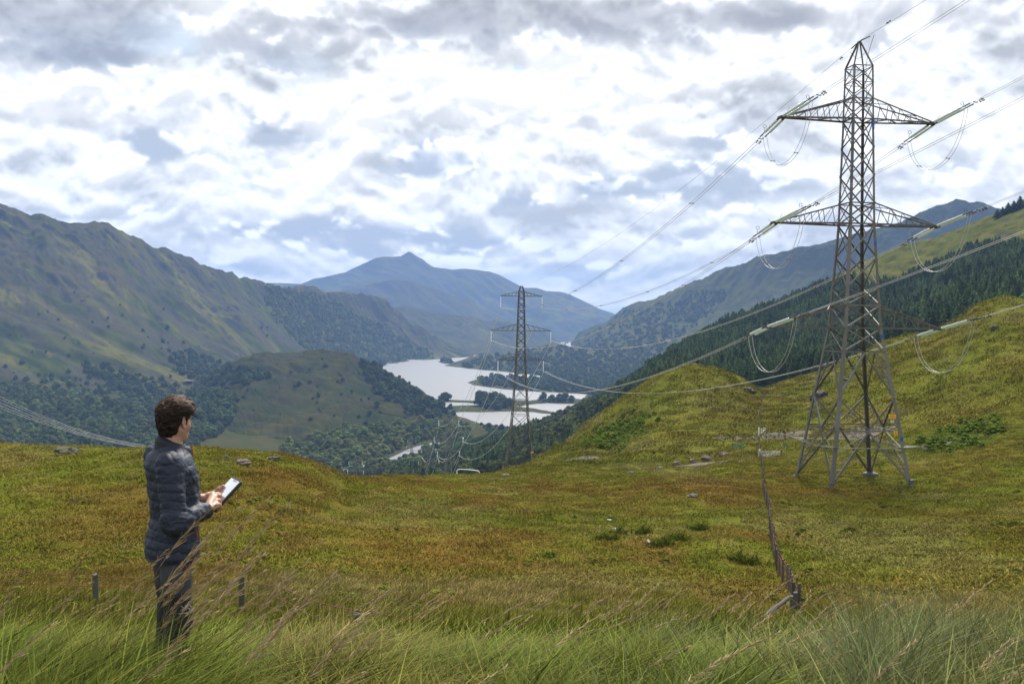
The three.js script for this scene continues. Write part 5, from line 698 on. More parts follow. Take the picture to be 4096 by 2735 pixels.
// broadleaf woods: polygons of the photograph, dropped onto the land
const inPoly = (p, x, y) => { let c = false; for (let i = 0, j = p.length - 1; i < p.length; j = i++) if ((p[i][1] > y) !== (p[j][1] > y) && x < (p[j][0] - p[i][0]) * (y - p[i][1]) / (p[j][1] - p[i][1]) + p[i][0]) c = !c; return c; };
{
  const r = rng(202), valley = [leftMountain, knoll, floorLand, forestHill];
  function wood(name, label, P, lands, n, h0, h1, tone, d0, d1, thin = 0) {
    const xs = P.map((p) => p[0]), ys = P.map((p) => p[1]), x0 = Math.min(...xs), x1 = Math.max(...xs), y0 = Math.min(...ys), y1 = Math.max(...ys), spots = [];
    for (let i = 0; i < n; i++) { const x = lerp(x0, x1, r()), y = lerp(y0, y1, r()); const fu = 13 * noise2(x / 26, y / 17) + 9 * noise2(x / 7, y / 5) + (r() - 0.5) * 16 * r(), fv = 9 * noise2(x / 24 + 9, y / 17) + 5 * noise2(x / 6, y / 4) + (r() - 0.5) * 10 * r(); if (!inPoly(P, x + fu, y + fv)) continue; if (thin && noise2(x / 16 + 3, y / 9) + 0.6 * noise2(x / 6, y / 4) < thin * 0.5 - 0.35) continue; const p = cast(x, y, lands, d0, d1); if (!p || p.y < LOCH + 0.9) continue; const t = lerp(0.5, 1.65, r() * r()+0.15), big = r() < 0.15 ? 1.5 : lerp(0.55, 1.05, r()), yel = r() * r() * 2.2; spots.push([p.x, p.y - 0.5, p.z, lerp(h0, h1, r()) * big, 0.95 + 0.35 * r(), tone[0] * t * (0.85 + 0.16 * yel), tone[1] * t, tone[2] * t]); }
    instanced(name, label, 'woodland', crowns, leafMat, spots);
  }
  const G = [0.075, 0.104, 0.034], Lt = [0.115, 0.142, 0.042], Dk = [0.058, 0.084, 0.031];
  wood('woodland', 'dark broadleaf wood on the valley floor behind the mound and the person', [[-60, 905], [40, 893], [120, 902], [190, 908], [250, 930], [330, 924], [430, 900], [520, 905], [545, 925], [522, 965], [492, 1002], [420, 1035], [-60, 1035]], valley, 5200, 9, 14, G, 1100, 3500, 0.25);
  wood('woodland', 'wooded gullies running down the left mountain', [[180, 838], [260, 850], [330, 880], [400, 905], [480, 940], [500, 965], [420, 950], [330, 915], [240, 880]], valley, 2200, 8, 12, Dk, 1100, 4500, 0.35);
  wood('woodland', 'scattered trees at the foot of the left mountain beyond the person', [[380, 800], [470, 820], [560, 850], [620, 868], [560, 880], [500, 885], [420, 865]], valley, 1600, 8, 12, Dk, 1100, 4500, 0.5);
  wood('woodland', 'woodland with painted-in sunlight clothing the lower end of the left mountain above the loch', [[600, 655], [680, 672], [760, 690], [850, 740], [920, 775], [1000, 812], [960, 826], [880, 832], [820, 845], [740, 838], [690, 790], [630, 730]], [leftMountain], 9000, 9, 14, Lt, 2500, 6000, 0.2);  // the lighter leaf tone paints the sun onto this wood
  wood('woodland', 'dark belt of trees along the right flank of the knoll', [[822, 822], [838, 834], [884, 853], [960, 898], [1025, 932], [1040, 955], [985, 962], [915, 932], [860, 896]], [knoll, floorLand], 2000, 6, 11, Dk, 1100, 3500, 0.35);
  wood('woodland', 'light green valley trees around the river left of the pylons', [[640, 1032], [720, 1012], [800, 992], [880, 985], [960, 975], [1060, 980], [1085, 1000], [1060, 1030], [1000, 1062], [900, 1092], [760, 1092], [660, 1060]], [floorLand, knoll, forestHill], 3000, 7, 12, [0.118, 0.142, 0.042], 650, 3500, 0.15);
  wood('woodland', 'wooded slopes of the headland and far right shore', [[1050, 838], [1100, 820], [1170, 812], [1260, 792], [1330, 792], [1380, 800], [1440, 812], [1500, 840], [1440, 872], [1300, 872], [1210, 860], [1100, 850]], [headland, woodHill, floorLand], 3600, 8, 13, [0.080, 0.102, 0.032], 2000, 6800, 0.25);
  wood('woodland', 'trees climbing the green hill above the right shore', [[1330, 775], [1390, 748], [1430, 715], [1500, 700], [1600, 670], [1680, 660], [1640, 710], [1560, 770], [1500, 815], [1440, 850], [1370, 840], [1310, 800]], [woodHill], 4200, 8, 13, [0.085, 0.110, 0.034], 3000, 6800, 0.3);
  wood('woodland', 'reedy scrub and alders behind the pool', [[1110, 972], [1160, 979], [1225, 984], [1262, 988], [1320, 955], [1350, 915], [1420, 900], [1400, 960], [1250, 1010], [1100, 1000]], [floorLand, forestHill], 900, 5, 10, Dk, 1200, 3500, 0.2);
  wood('woodland', 'trees along the wooded island in the loch', [[1074, 872], [1100, 868], [1160, 867], [1240, 866], [1300, 866], [1310, 896], [1240, 893], [1160, 888], [1100, 882]], [floorLand], 900, 8, 13, Dk, 2000, 4000, 0.1);
  wood('woodland', 'dark shoreside wood on the low land right of the loch island', [[1205, 866], [1330, 858], [1470, 848], [1470, 908], [1320, 904], [1240, 900]], [floorLand, woodHill, headland], 1500, 8, 13, Dk, 2000, 4500, 0.1);
  wood('woodland', 'trees crowding the small far island', [[1006, 829], [1022, 826], [1042, 829], [1036, 833], [1012, 833]], [floorLand], 160, 10, 15, Dk, 3500, 6000);
  wood('woodland', 'trees on the dark promontory at the left of the loch', [[810, 838], [850, 834], [885, 832], [884, 838], [850, 846], [815, 850]], [floorLand, leftMountain, knoll], 300, 8, 12, Dk, 3000, 6000);
  wood('scattered_trees', 'single birches and thorns scattered over the left mountain', [[0, 700], [260, 640], [480, 680], [640, 740], [760, 820], [700, 868], [560, 890], [420, 900], [0, 890]], [leftMountain], 420, 4, 9, Dk, 1500, 5000, 1.2);
  wood('scattered_trees', 'thorn bushes scattered over the knoll', [[560, 840], [740, 812], [860, 860], [960, 940], [900, 980], [740, 1010], [600, 960], [520, 900]], [knoll], 300, 3, 7, Dk, 1200, 3500, 1.1);
  wood('woodland', 'broken wood along the foot of the left mountain, thinning up the slope', [[-40, 885], [60, 868], [230, 850], [340, 865], [430, 884], [540, 897], [560, 915], [420, 915], [200, 912], [-40, 915]], valley, 1100, 6, 10, G, 1200, 4500, 1.0);
  // trees one can tell apart on the spits and in the valley
  const list = [[1021, 919, 20, 'broad spreading tree alone on the near spit'], [1008, 919, 9, 'small tree at the left tip of the near spit'], [1100, 930, 30, 'tall dark tree at the left end of the wooded islet'], [1110, 931, 34, 'second tall tree of the wooded islet'], [1122, 932, 33, 'third tall tree of the wooded islet'], [1134, 933, 31, 'fourth tree of the wooded islet'], [1146, 934, 32, 'fifth tree of the wooded islet'], [1158, 935, 27, 'sixth tree of the wooded islet'], [1168, 935, 20, 'low tree at the right end of the wooded islet'], [1116, 937, 22, 'bushy tree at the front left of the wooded islet'], [1140, 938, 22, 'bushy tree at the front right of the wooded islet'], [1246, 922, 20, 'round tree on the spit just right of the middle pylon'], [1266, 921, 17, 'second round tree on the spit right of the middle pylon'], [1283, 921, 20, 'third tree on the spit right of the middle pylon'], [1296, 921, 20, 'fourth tree on the spit right of the middle pylon'], [1310, 922, 16, 'last tree at the right end of the spit'], [1128, 873, 12, 'round tree on the left of the loch island'], [1145, 874, 15, 'tallest tree on the loch island'],
    [775, 1040, 30, 'large pale tree in the valley beyond the mound'], [806, 1022, 28, 'rounded pale tree left of the river bend'], [838, 1020, 32, 'big round tree at the centre of the valley floor'], [870, 1022, 26, 'pale tree between the knoll and the river'], [905, 1010, 26, 'dark tree at the knoll foot left of the river'], [946, 1000, 30, 'tall tree on the near side of the river bend'], [966, 996, 26, 'tree behind the small pale pylon'], [750, 1062, 26, 'darker tree directly over the right end of the mound'], [715, 1042, 24, 'tree above the mound right of the person']];
  const trunkGeo = (() => { const t = [new THREE.CylinderGeometry(0.018, 0.034, 0.42, 7).translate(0, 0.2, 0)]; for (let k = 0; k < 5; k++) { const a = k * 1.256, p = V(0, 0.22 + 0.05 * k, 0); t.push(bar(p, p.clone().add(V(Math.cos(a) * 0.2, 0.2, Math.sin(a) * 0.2)), 0.011)); } return mergeGeometries(t.map((g) => { const h = g.toNonIndexed(); return h; })); })();
  const mats = [Dk, G, Lt].map((c) => new THREE.MeshPhysicalMaterial({ vertexColors: true, side: THREE.DoubleSide, roughness: 1, specularIntensity: 0.15, transmission: 0.3, thickness: 0, color: new THREE.Color().setRGB(...c) }));
  list.forEach(([x, y, hp, label], i) => { const p = cast(x, y, [floorLand, knoll, forestHill], 700, 5000); if (!p) return; const h = hp * -p.z / FPX, g = thing('broadleaf_tree', label, 'tree', p.clone().add(V(0, -0.3, 0))); mesh('trunk', trunkGeo, barkMat, g); mesh('crown', crowns[i % 3], mats[i < 18 ? 0 : i % 2 + 1], g); g.scale.set(h * (i === 0 ? 1.5 : 1.1), h, h * 1.1); g.rotation.y = i * 1.7; });
}

// ---------------------------------------------------------------- grass
function blades(seed, n, { h = 0.5, spread = 0.1, w = 0.005, seg = 4, lean = 0.25, wind = 0.2, droop = 0.6, dry = 0.2, vary = 0.35 }) {
  const r = rng(seed), pos = [], col = [], idx = [];
  for (let i = 0; i < n; i++) {
    const a = r() * 6.283, q = spread * Math.sqrt(r()), bx = Math.cos(a) * q, bz = Math.sin(a) * q, H = h * (1 - vary + 2 * vary * r() * r() + 0.2 * vary), d = r() * 6.283, l = lean * (0.3 + r()), lx = Math.cos(d) * l + wind * (0.6 + 0.8 * r()), lz = Math.sin(d) * l, f = r() * 3.1416, ww = w * (0.6 + 0.8 * r()), b = pos.length / 3, g = 0.5 + 0.95 * r(), straw = r() < dry;
    for (let k = 0; k <= seg; k++) { const t = k / seg, bend = t * t, x = bx + lx * H * bend, z = bz + lz * H * bend, y = H * (t - droop * 0.5 * bend * Math.hypot(lx, lz)), wt = ww * (1 - t * t * 0.96); pos.push(x - Math.cos(f) * wt, y, z - Math.sin(f) * wt, x + Math.cos(f) * wt, y, z + Math.sin(f) * wt); const c = straw ? mix3([1.25, 1.1, 1.2], [1.85, 1.42, 2.5], t) : mix3([1.0, 0.95, 1.1], [1.12, 1.05, 1.15], t); for (let z2 = 0; z2 < 2; z2++) col.push(c[0] * g, c[1] * g, c[2] * g); if (k < seg) { const o = b + k * 2; idx.push(o, o + 1, o + 2, o + 1, o + 3, o + 2); } }
  }
  return geoFrom(pos, idx, col);
}
const grassMat = new THREE.MeshPhysicalMaterial({ vertexColors: true, side: THREE.DoubleSide, roughness: 0.8, specularIntensity: 0.1, transmission: 0.35, thickness: 0 });
const turfMat = new THREE.MeshLambertMaterial({ vertexColors: true, side: THREE.DoubleSide });
function sow(name, label, geos, mat, spots) {                      // spots: [x, z, height factor, width factor, colour]
  const k = geos.length; for (let i = 0; i < k; i++) { const mine = spots.filter((_, j) => j % k === i); if (!mine.length) continue; const im = new THREE.InstancedMesh(geos[i], mat, mine.length), r = rng(300 + i); mine.forEach(([x, z, h, w, c], j) => { E4.set(0, (r() - 0.5) * (mat === turfMat && name === 'seed_grass' ? 1.3 : 2.9), 0); M4.compose(V(x, gy(x, z) - 0.02, z), Q4.setFromEuler(E4), V(w, h, w)); im.setMatrixAt(j, M4); im.setColorAt(j, C4.setRGB(c[0], c[1], c[2])); }); im.castShadow = im.receiveShadow = true; im.name = numbered(name); scene.add(im); tag(im, label, 'grass', null, 'stuff'); }
}
{
  const r = rng(404), jit = (c, k) => { const s = 1 - k + 2 * k * r(); return [c[0] * s * (0.92 + 0.16 * r()), c[1] * s, c[2] * s]; };
  const spot = (d0, d1, a = 0.58) => { const d = Math.sqrt(lerp(d0 * d0, d1 * d1, r())), t = lerp(-a, a, r()); return [t * d, -d, d]; };
  const nearC = (X, Z, d) => { const px = pxOf(X, d), n = fbm(X / 1.5, Z / 1.5, 3), m = fbm(X / 3 + 50, Z / 3, 3); let c = mix3([0.086, 0.124, 0.014], [0.130, 0.140, 0.022], sstep(-0.25, 0.3, n)); c = mix3(c, [0.165, 0.14, 0.04], sstep(0.15, 0.55, m) * 0.8); const pale = sstep(1500, 1950, px) * sstep(-0.35, 0.15, n + m); return mix3(c, [0.175, 0.190, 0.070], 0.55 * pale); };
  // knee-high grass round the viewer and the person
  const A = []; for (let i = 0; i < 8000; i++) { const [X, Z, d] = spot(2.0, 9.5, 0.62); const px = pxOf(X, d), tall = (0.40 + 0.50 * (1 - sstep(150, 600, px)) * (1 - sstep(4.6, 5.8, d)) + 0.30 * sstep(1880, 2120, px) * (1 - sstep(6, 9, d)) + 0.14 * Math.exp(-(((px - 1600) / 170) ** 2)) + 0.36 * noise2(X * 1.1, Z * 1.1)) * (1 - 0.35 * sstep(6.2, 8, d))  + 0.30 * Math.exp(-(((px - 410) / 110) ** 2 + ((d - 5.35) / 0.45) ** 2)); if (noise2(X * 1.9 + 7, Z * 1.9) < -0.12 && r() < 0.55) continue; A.push([X, Z, Math.max(0.28, tall) * (0.75 + 0.4 * r()), 0.9 + 0.3 * r(), jit(nearC(X, Z, d), 0.42)]); }
  sow('tall_grass', 'tall green and straw grass in the foreground bending in the wind', [blades(1, 16, { h: 0.62, spread: 0.12, w: 0.0062, seg: 5, wind: 0.20, lean: 0.5, dry: 0.16 }), blades(2, 18, { h: 0.7, spread: 0.14, w: 0.0050, seg: 5, wind: 0.30, lean: 0.7, dry: 0.25 }), blades(3, 14, { h: 0.52, spread: 0.1, w: 0.0074, seg: 5, wind: 0.12, lean: 0.75, dry: 0.12 }), blades(13, 18, { h: 0.66, spread: 0.12, w: 0.0045, seg: 5, wind: 0.36, lean: 0.5, dry: 0.34 })], grassMat, A);
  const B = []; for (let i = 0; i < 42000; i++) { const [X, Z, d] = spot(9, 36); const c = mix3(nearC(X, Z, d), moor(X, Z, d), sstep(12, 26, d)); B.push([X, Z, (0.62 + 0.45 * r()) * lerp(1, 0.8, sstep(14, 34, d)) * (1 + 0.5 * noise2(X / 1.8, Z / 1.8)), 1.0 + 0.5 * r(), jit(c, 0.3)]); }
  sow('moor_grass', 'rough grass and sedge on the slope just below the viewer', [blades(4, 18, { h: 0.4, spread: 0.17, w: 0.006, seg: 3, wind: 0.3, lean: 0.45, dry: 0.16 }), blades(5, 20, { h: 0.36, spread: 0.2, w: 0.007, seg: 3, wind: 0.25, lean: 0.5, dry: 0.24 })], turfMat, B);
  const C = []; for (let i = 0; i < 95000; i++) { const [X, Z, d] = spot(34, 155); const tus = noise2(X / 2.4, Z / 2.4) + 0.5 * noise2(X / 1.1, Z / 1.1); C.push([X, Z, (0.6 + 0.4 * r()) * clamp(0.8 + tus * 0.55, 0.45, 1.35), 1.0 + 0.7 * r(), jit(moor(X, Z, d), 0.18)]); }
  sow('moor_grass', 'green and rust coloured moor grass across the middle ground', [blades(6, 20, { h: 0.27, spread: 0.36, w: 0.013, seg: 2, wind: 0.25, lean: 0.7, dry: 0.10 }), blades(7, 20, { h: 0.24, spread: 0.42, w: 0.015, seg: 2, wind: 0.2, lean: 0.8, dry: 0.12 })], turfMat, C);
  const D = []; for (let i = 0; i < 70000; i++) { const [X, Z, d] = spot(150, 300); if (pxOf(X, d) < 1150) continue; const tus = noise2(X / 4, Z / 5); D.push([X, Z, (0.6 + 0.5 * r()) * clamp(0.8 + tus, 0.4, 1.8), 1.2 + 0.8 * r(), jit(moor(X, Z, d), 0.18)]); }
  sow('hill_grass', 'tussocky grass on the hillside behind the tall pylon', [blades(8, 16, { h: 0.5, spread: 0.6, w: 0.035, seg: 2, wind: 0.3, lean: 0.6, dry: 0.15 }), blades(9, 16, { h: 0.55, spread: 0.7, w: 0.04, seg: 2, wind: 0.3, lean: 0.7, dry: 0.2 })], turfMat, D);
  // low bog shrubs
  const sh = []; for (let i = 0; i < 5200; i++) { const [X, Z, d] = spot(17, 130); const px = pxOf(X, d), p = fbm(X / 6, Z / 9, 3); const band = Math.exp(-(((d - 35) / 4) ** 2)) * (1 - sstep(950, 1300, px)); if (p + band * 0.5 < 0.30) continue; const h = 0.20 + 0.22 * r(); sh.push([X, gy(X, Z) - 0.05, Z, h * 0.85, 1.3 + 0.7 * r(), ...jit(band > 0.35 ? [0.120, 0.135, 0.020] : [0.105, 0.118, 0.022], 0.3)]); }
  instanced('bog_shrub', 'low leafy bog shrubs scattered in the moor grass', 'undergrowth', [leafy(41, 12, 1, 0.05), leafy(42, 14, 1, 0.05)], turfMat, sh);
  const fern = []; for (let i = 0; i < 5000; i++) { const [X, Z, d] = spot(118, 240); const px = pxOf(X, d), q = Math.exp(-(((px - 2215) / 120) ** 2 + ((d - 138) / 12) ** 2)) + 0.8 * Math.exp(-(((px - 1420) / 110) ** 2 + ((d - 205) / 24) ** 2)); if (q + 0.3 * noise2(X / 3, Z / 3) < 0.45) continue; fern.push([X, gy(X, Z) - 0.05, Z, 0.7 + 0.5 * r(), 1.5, ...jit([0.095, 0.135, 0.024], 0.3)]); }
  instanced('bracken', 'bright green bracken on the hillside', 'bracken', [leafy(43, 12, 0.9, 0.05)], turfMat, fern);
  // rush tussocks at the right of the foreground, seed-bearing stems everywhere near
  const R = []; for (let i = 0; i < 420; i++) { const [X, Z, d] = spot(4.0, 8.5, 0.6); const px = pxOf(X, d); if (px < 1480 || noise2(X * 1.3, Z * 1.3) < 0.16 || Math.abs(px - 1835) < 70) continue; R.push([X, Z, (0.55 + 0.4 * r()) * (px > 1880 ? 1.15 : 0.9), 1 + 0.4 * r(), jit([0.165, 0.198, 0.078], 0.3)]); }
  sow('rush_tussock', 'pale blue-green rush tussocks at the lower right', [blades(10, 60, { h: 0.72, spread: 0.16, w: 0.0038, seg: 5, wind: 0.2, lean: 0.55, dry: 0.05, vary: 0.2 })], grassMat, R);
  const tuss = []; for (const [x, y] of [[1512, 1252], [1470, 1225], [1548, 1240], [1425, 1226], [1605, 1215], [1710, 1290], [1390, 1240]]) { const p = onGround(x, y); for (let k = 0; k < 6; k++) tuss.push([p.x + (r() - 0.5) * 0.9, p.z + (r() - 0.5) * 0.9, 1.3 + 0.5 * r(), 2.2, jit([0.085, 0.11, 0.016], 0.2)]); }
  sow('rush_tussock', 'dark green rush tussocks beside the bog pools', [blades(11, 40, { h: 0.42, spread: 0.2, w: 0.01, seg: 3, wind: 0.05, lean: 0.9, dry: 0.05 })], turfMat, tuss);
  const seedStem = (seed, H) => { const q = rng(seed), pos = [], col = [], idx = [], push = (x, y, z, dx, dy, dz, w, c) => { const b = pos.length / 3, s = V(dx, dy, dz), n = V(q() - 0.5, q() - 0.5, q() - 0.5).cross(s).normalize().multiplyScalar(w); pos.push(x - n.x, y - n.y, z - n.z, x + n.x, y + n.y, z + n.z, x + dx + n.x * 0.3, y + dy + n.y * 0.3, z + dz + n.z * 0.3, x + dx - n.x * 0.3, y + dy - n.y * 0.3, z + dz - n.z * 0.3); for (let k = 0; k < 4; k++) col.push(...c); idx.push(b, b + 1, b + 2, b, b + 2, b + 3); };
    const P = (t) => V(0.42 * H * t * t, H * (t - 0.16 * t * t), 0.05 * H * t * t * (q() < 2 ? 1 : 1)); for (let k = 0; k < 12; k++) { const a = P(k / 12), b = P((k + 1) / 12); for (const w of [0.0016, 0.0016]) push(a.x, a.y, a.z, b.x - a.x, b.y - a.y, b.z - a.z, w, k < 7 ? [0.17, 0.18, 0.05] : [0.34, 0.27, 0.13]); }
    for (let k = 0; k < 58; k++) { const t = 0.70 + 0.31 * q(), p = P(t), l = 0.02 + 0.035 * (1.05 - t) * 3 * q(); push(p.x, p.y, p.z, l * (0.5 + q()), l * (0.5 + 0.6 * q()), l * (q() - 0.5) * 1.4, 0.0022, mix3([0.30, 0.215, 0.12], [0.50, 0.42, 0.27], q())); } return geoFrom(pos, idx, col); };
  const st = []; for (let i = 0; i < 1300; i++) { const [X, Z, d] = spot(3.0, 13, 0.6); const px = pxOf(X, d), left = px < 560 && d < 6.2; if (r() > (left ? 0.36 : 0.24)) continue; const k = 0.85 + 0.3 * r(); st.push([X, Z, (left ? 0.8 : 0.5) + 0.35 * r(), 0.9 + 0.3 * r(), [k, k * 0.97, k * 0.93]]); }
  for (let i = 0; i < 15; i++) { const d = 4.6 + 0.9 * r(), px = 180 + 240 * r(), u = at(px, 1300, 1); st.push([u.x * d, -d, 1.0 + 0.35 * r(), 1.1 + 0.3 * r(), [1, 0.97, 0.93]]); }
  sow('seed_grass', 'long feathery seed heads of grass leaning right across the foreground', [seedStem(51, 0.95), seedStem(52, 1.05), seedStem(53, 0.85)], turfMat, st);
}

// ---------------------------------------------------------------- the person
{
  const smin = (a, b, k) => { const h = Math.max(k - Math.abs(a - b), 0) / k; return Math.min(a, b) - h * h * k * 0.25; };
  function surface(sdf, lo, hi, n) {                               // zero surface of a distance field
    const mc = new MarchingCubes(n, undefined, false, false, 260000); mc.isolation = 0; const half = n / 2, c = [0, 1, 2].map((i) => (lo[i] + hi[i]) / 2), e = [0, 1, 2].map((i) => (hi[i] - lo[i]) / 2);
    let o = 0; for (let z = 0; z < n; z++) for (let y = 0; y < n; y++) for (let x = 0; x < n; x++, o++) mc.field[o] = -sdf(c[0] + e[0] * (x - half) / half, c[1] + e[1] * (y - half) / half, c[2] + e[2] * (z - half) / half);
    mc.update(); const k = mc.count, pos = []; for (let i = 0; i < k; i++) pos.push(c[0] + e[0] * mc.positionArray[i * 3], c[1] + e[1] * mc.positionArray[i * 3 + 1], c[2] + e[2] * mc.positionArray[i * 3 + 2]);
    const g = new THREE.BufferGeometry(); g.setAttribute('position', new THREE.Float32BufferAttribute(pos, 3)); const m = mergeVertices(g, 1e-5); m.computeVertexNormals(); return m;
  }
  const cap = (p, q, r0, r1) => { const [ax, ay, az] = p, dx = q[0] - ax, dy = q[1] - ay, dz = q[2] - az, L2 = dx * dx + dy * dy + dz * dz; const f = (x, y, z) => { const t = clamp(((x - ax) * dx + (y - ay) * dy + (z - az) * dz) / L2, 0, 1), ex = x - ax - t * dx, ey = y - ay - t * dy, ez = z - az - t * dz; f.t = t; return Math.sqrt(ex * ex + ey * ey + ez * ez) - (r0 + (r1 - r0) * t); }; return f; };
  const ell = (c, r) => { const m = Math.min(...r); return (x, y, z) => (Math.hypot((x - c[0]) / r[0], (y - c[1]) / r[1], (z - c[2]) / r[2]) - 1) * m; };
  const join = (list, k) => (x, y, z) => { let d = 1e9; for (const f of list) d = smin(d, f(x, y, z), k); return d; };
  // joints: x forward, y up, z to his right
  const J = { pel: [0, 0.95, 0], chest: [-0.015, 1.30, 0], neck: [-0.01, 1.47, 0], RS: [-0.07, 1.41, 0.185], RE: [-0.055, 1.085, 0.255], RW: [0.165, 1.118, 0.125], LS: [-0.05, 1.42, -0.185], LE: [0.02, 1.10, -0.25], LW: [0.195, 1.150, -0.105], RH: [-0.01, 0.92, 0.095], LH: [-0.01, 0.92, -0.095], RK: [0.01, 0.49, 0.10], LK: [0.03, 0.49, -0.11], RA: [-0.05, 0.09, 0.115], LA: [-0.02, 0.09, -0.14] };
  const H = V(0.012, 1.643, 0), yaw = -34 * Math.PI / 180, hc = Math.cos(yaw), hs = Math.sin(yaw), tilt = -0.05;
  const toHead = (x, y, z) => { x -= H.x; y -= H.y; z -= H.z; const X = x * hc + z * hs, Z = -x * hs + z * hc; return [X * Math.cos(tilt) + y * Math.sin(tilt), -X * Math.sin(tilt) + y * Math.cos(tilt), Z]; };
  // ----- body: trunk and limbs under the clothes, head and hands
  const trunk = surface(join([cap(J.pel, J.chest, 0.10, 0.115), cap(J.chest, J.neck, 0.11, 0.06), cap([-0.06, 1.39, 0.15], [-0.05, 1.39, -0.15], 0.05, 0.05), cap(J.RS, J.RE, 0.047, 0.038), cap(J.RE, J.RW, 0.036, 0.026), cap(J.LS, J.LE, 0.047, 0.038), cap(J.LE, J.LW, 0.036, 0.026), cap(J.RH, J.RK, 0.075, 0.052), cap(J.RK, J.RA, 0.05, 0.036), cap(J.LH, J.LK, 0.075, 0.052), cap(J.LK, J.LA, 0.05, 0.036), cap(J.RA, [0.12, 0.03, 0.13], 0.036, 0.028), cap(J.LA, [0.14, 0.03, -0.16], 0.036, 0.028), cap(J.neck, [-0.005, 1.56, 0], 0.056, 0.054)], 0.05), [-0.42, -0.04, -0.42], [0.42, 1.66, 0.42], 130);
  const headParts = [ell([-0.012, 0.032, 0], [0.098, 0.092, 0.076]), ell([0.028, -0.035, 0], [0.068, 0.088, 0.060]), cap([0.05, -0.098, 0], [0.066, -0.102, 0], 0.026, 0.022), cap([-0.015, -0.055, 0.052], [0.05, -0.102, 0.016], 0.02, 0.02), cap([-0.015, -0.055, -0.052], [0.05, -0.102, -0.016], 0.02, 0.02), cap([0.076, 0.022, 0.03], [0.08, 0.022, -0.03], 0.015, 0.015), cap([0.03, -0.03, 0.045], [0.05, -0.035, 0.04], 0.026, 0.02), cap([0.03, -0.03, -0.045], [0.05, -0.035, -0.04], 0.026, 0.02)];
  const nose = join([cap([0.088, 0.008, 0], [0.113, -0.036, 0], 0.009, 0.012), cap([0.095, -0.042, 0.012], [0.095, -0.042, -0.012], 0.009, 0.009), cap([0.087, -0.066, 0.017], [0.087, -0.066, -0.017], 0.0075, 0.0075), cap([0.085, -0.078, 0.014], [0.085, -0.078, -0.014], 0.008, 0.008)], 0.012);
  const earPts = [[0.004, -0.03], [0.004, 0.0], [-0.004, 0.022], [-0.018, 0.028], [-0.028, 0.016], [-0.027, -0.006], [-0.016, -0.026], [-0.002, -0.036]];
  const ears = []; for (const s of [1, -1]) { for (let i = 0; i < earPts.length; i++) { const a = earPts[i], b = earPts[(i + 1) % earPts.length], q = ([x, y]) => [x - 0.004, y - 0.008, s * (0.074 - x * 0.35)]; ears.push(cap(q(a), q(b), 0.0048, 0.0048)); } ears.push(ell([-0.014, -0.008, s * 0.074], [0.016, 0.028, 0.006]), cap([-0.004, -0.04, s * 0.073], [-0.008, -0.036, s * 0.073], 0.008, 0.007)); }
  const skull = join(headParts, 0.03), earF = join(ears, 0.006), neckF = cap([-0.022, -0.06, 0], [-0.03, -0.19, 0], 0.052, 0.058);
  const headF = (x, y, z) => { const [a, b, c] = toHead(x, y, z); let d = smin(skull(a, b, c), neckF(a, b, c), 0.03); d = smin(d, nose(a, b, c), 0.014); d = smin(d, earF(a, b, c), 0.006); for (const s of [1, -1]) d = -smin(-d, Math.hypot(a - 0.098, b - 0.004, c - s * 0.03) - 0.012, 0.01); return d; };
  const head = surface(headF, [-0.16, 1.43, -0.15], [0.17, 1.79, 0.15], 110);
  // hands: palm and five fingers each, closed on the tablet
  const TC = V(0.312, 1.178, -0.03), TL = V(0.71, 0.704, 0).normalize(), TS = V(-0.02, 0.10, -1); TS.addScaledVector(TL, -TS.dot(TL)).normalize(); const TN = TL.clone().cross(TS).normalize(); if (TN.y < 0) TN.negate();
  const onTab = (l, s, n) => TC.clone().addScaledVector(TL, l).addScaledVector(TS, s).addScaledVector(TN, n);
  const arr = (v) => [v.x, v.y, v.z];
  function hand(W, parts, lo, hi) { return surface(join(parts, 0.012), lo, hi, 84); }
  const chain = (pts, r) => pts.slice(0, -1).map((p, i) => cap(arr(p), arr(pts[i + 1]), r[i], r[i + 1]));
  // right hand: back of the hand to us, index fingertip on the glass, others curled
  const rw = V(...J.RW), kn = [0, 1, 2, 3].map((i) => onTab(-0.045 - 0.012 * i, -0.058 - 0.004 * i + 0.019 * (i - 1.5) * -0.5, 0.062 - 0.012 * i).add(V(-0.01, 0, 0.012 * i)));
  const rp = [cap(arr(rw), arr(kn[1]), 0.026, 0.021), cap(arr(rw), arr(kn[3]), 0.025, 0.019), cap(arr(kn[0]), arr(kn[3]), 0.017, 0.015), cap(arr(rw.clone().lerp(kn[0], 0.35)), arr(kn[0]), 0.021, 0.017)];
  rp.push(...chain([kn[0], onTab(-0.028, -0.040, 0.045), onTab(-0.020, -0.022, 0.026), onTab(-0.020, -0.010, 0.009)], [0.0115, 0.010, 0.009, 0.0078]));
  for (const [i, a] of [[1, 0], [2, 0.008], [3, 0.015]]) { const k = kn[i]; const m1 = k.clone().addScaledVector(TL, 0.030 - a).addScaledVector(TN, -0.012), m2 = m1.clone().addScaledVector(TN, -0.020).addScaledVector(TL, -0.006).addScaledVector(TS, 0.010), m3 = m2.clone().addScaledVector(TL, -0.020).addScaledVector(TS, 0.006); rp.push(...chain([k, m1, m2, m3], [0.0112 - i * 0.0005, 0.0100 - i * 0.0005, 0.009 - i * 0.0004, 0.008])); }
  rp.push(...chain([rw.clone().lerp(kn[0], 0.4).addScaledVector(TN, -0.004), onTab(-0.062, -0.030, 0.040), onTab(-0.048, -0.018, 0.026), onTab(-0.036, -0.014, 0.018)], [0.014, 0.0125, 0.011, 0.009]));
  const rh = hand(rw, rp, [0.11, 1.02, -0.06], [0.33, 1.24, 0.16]);
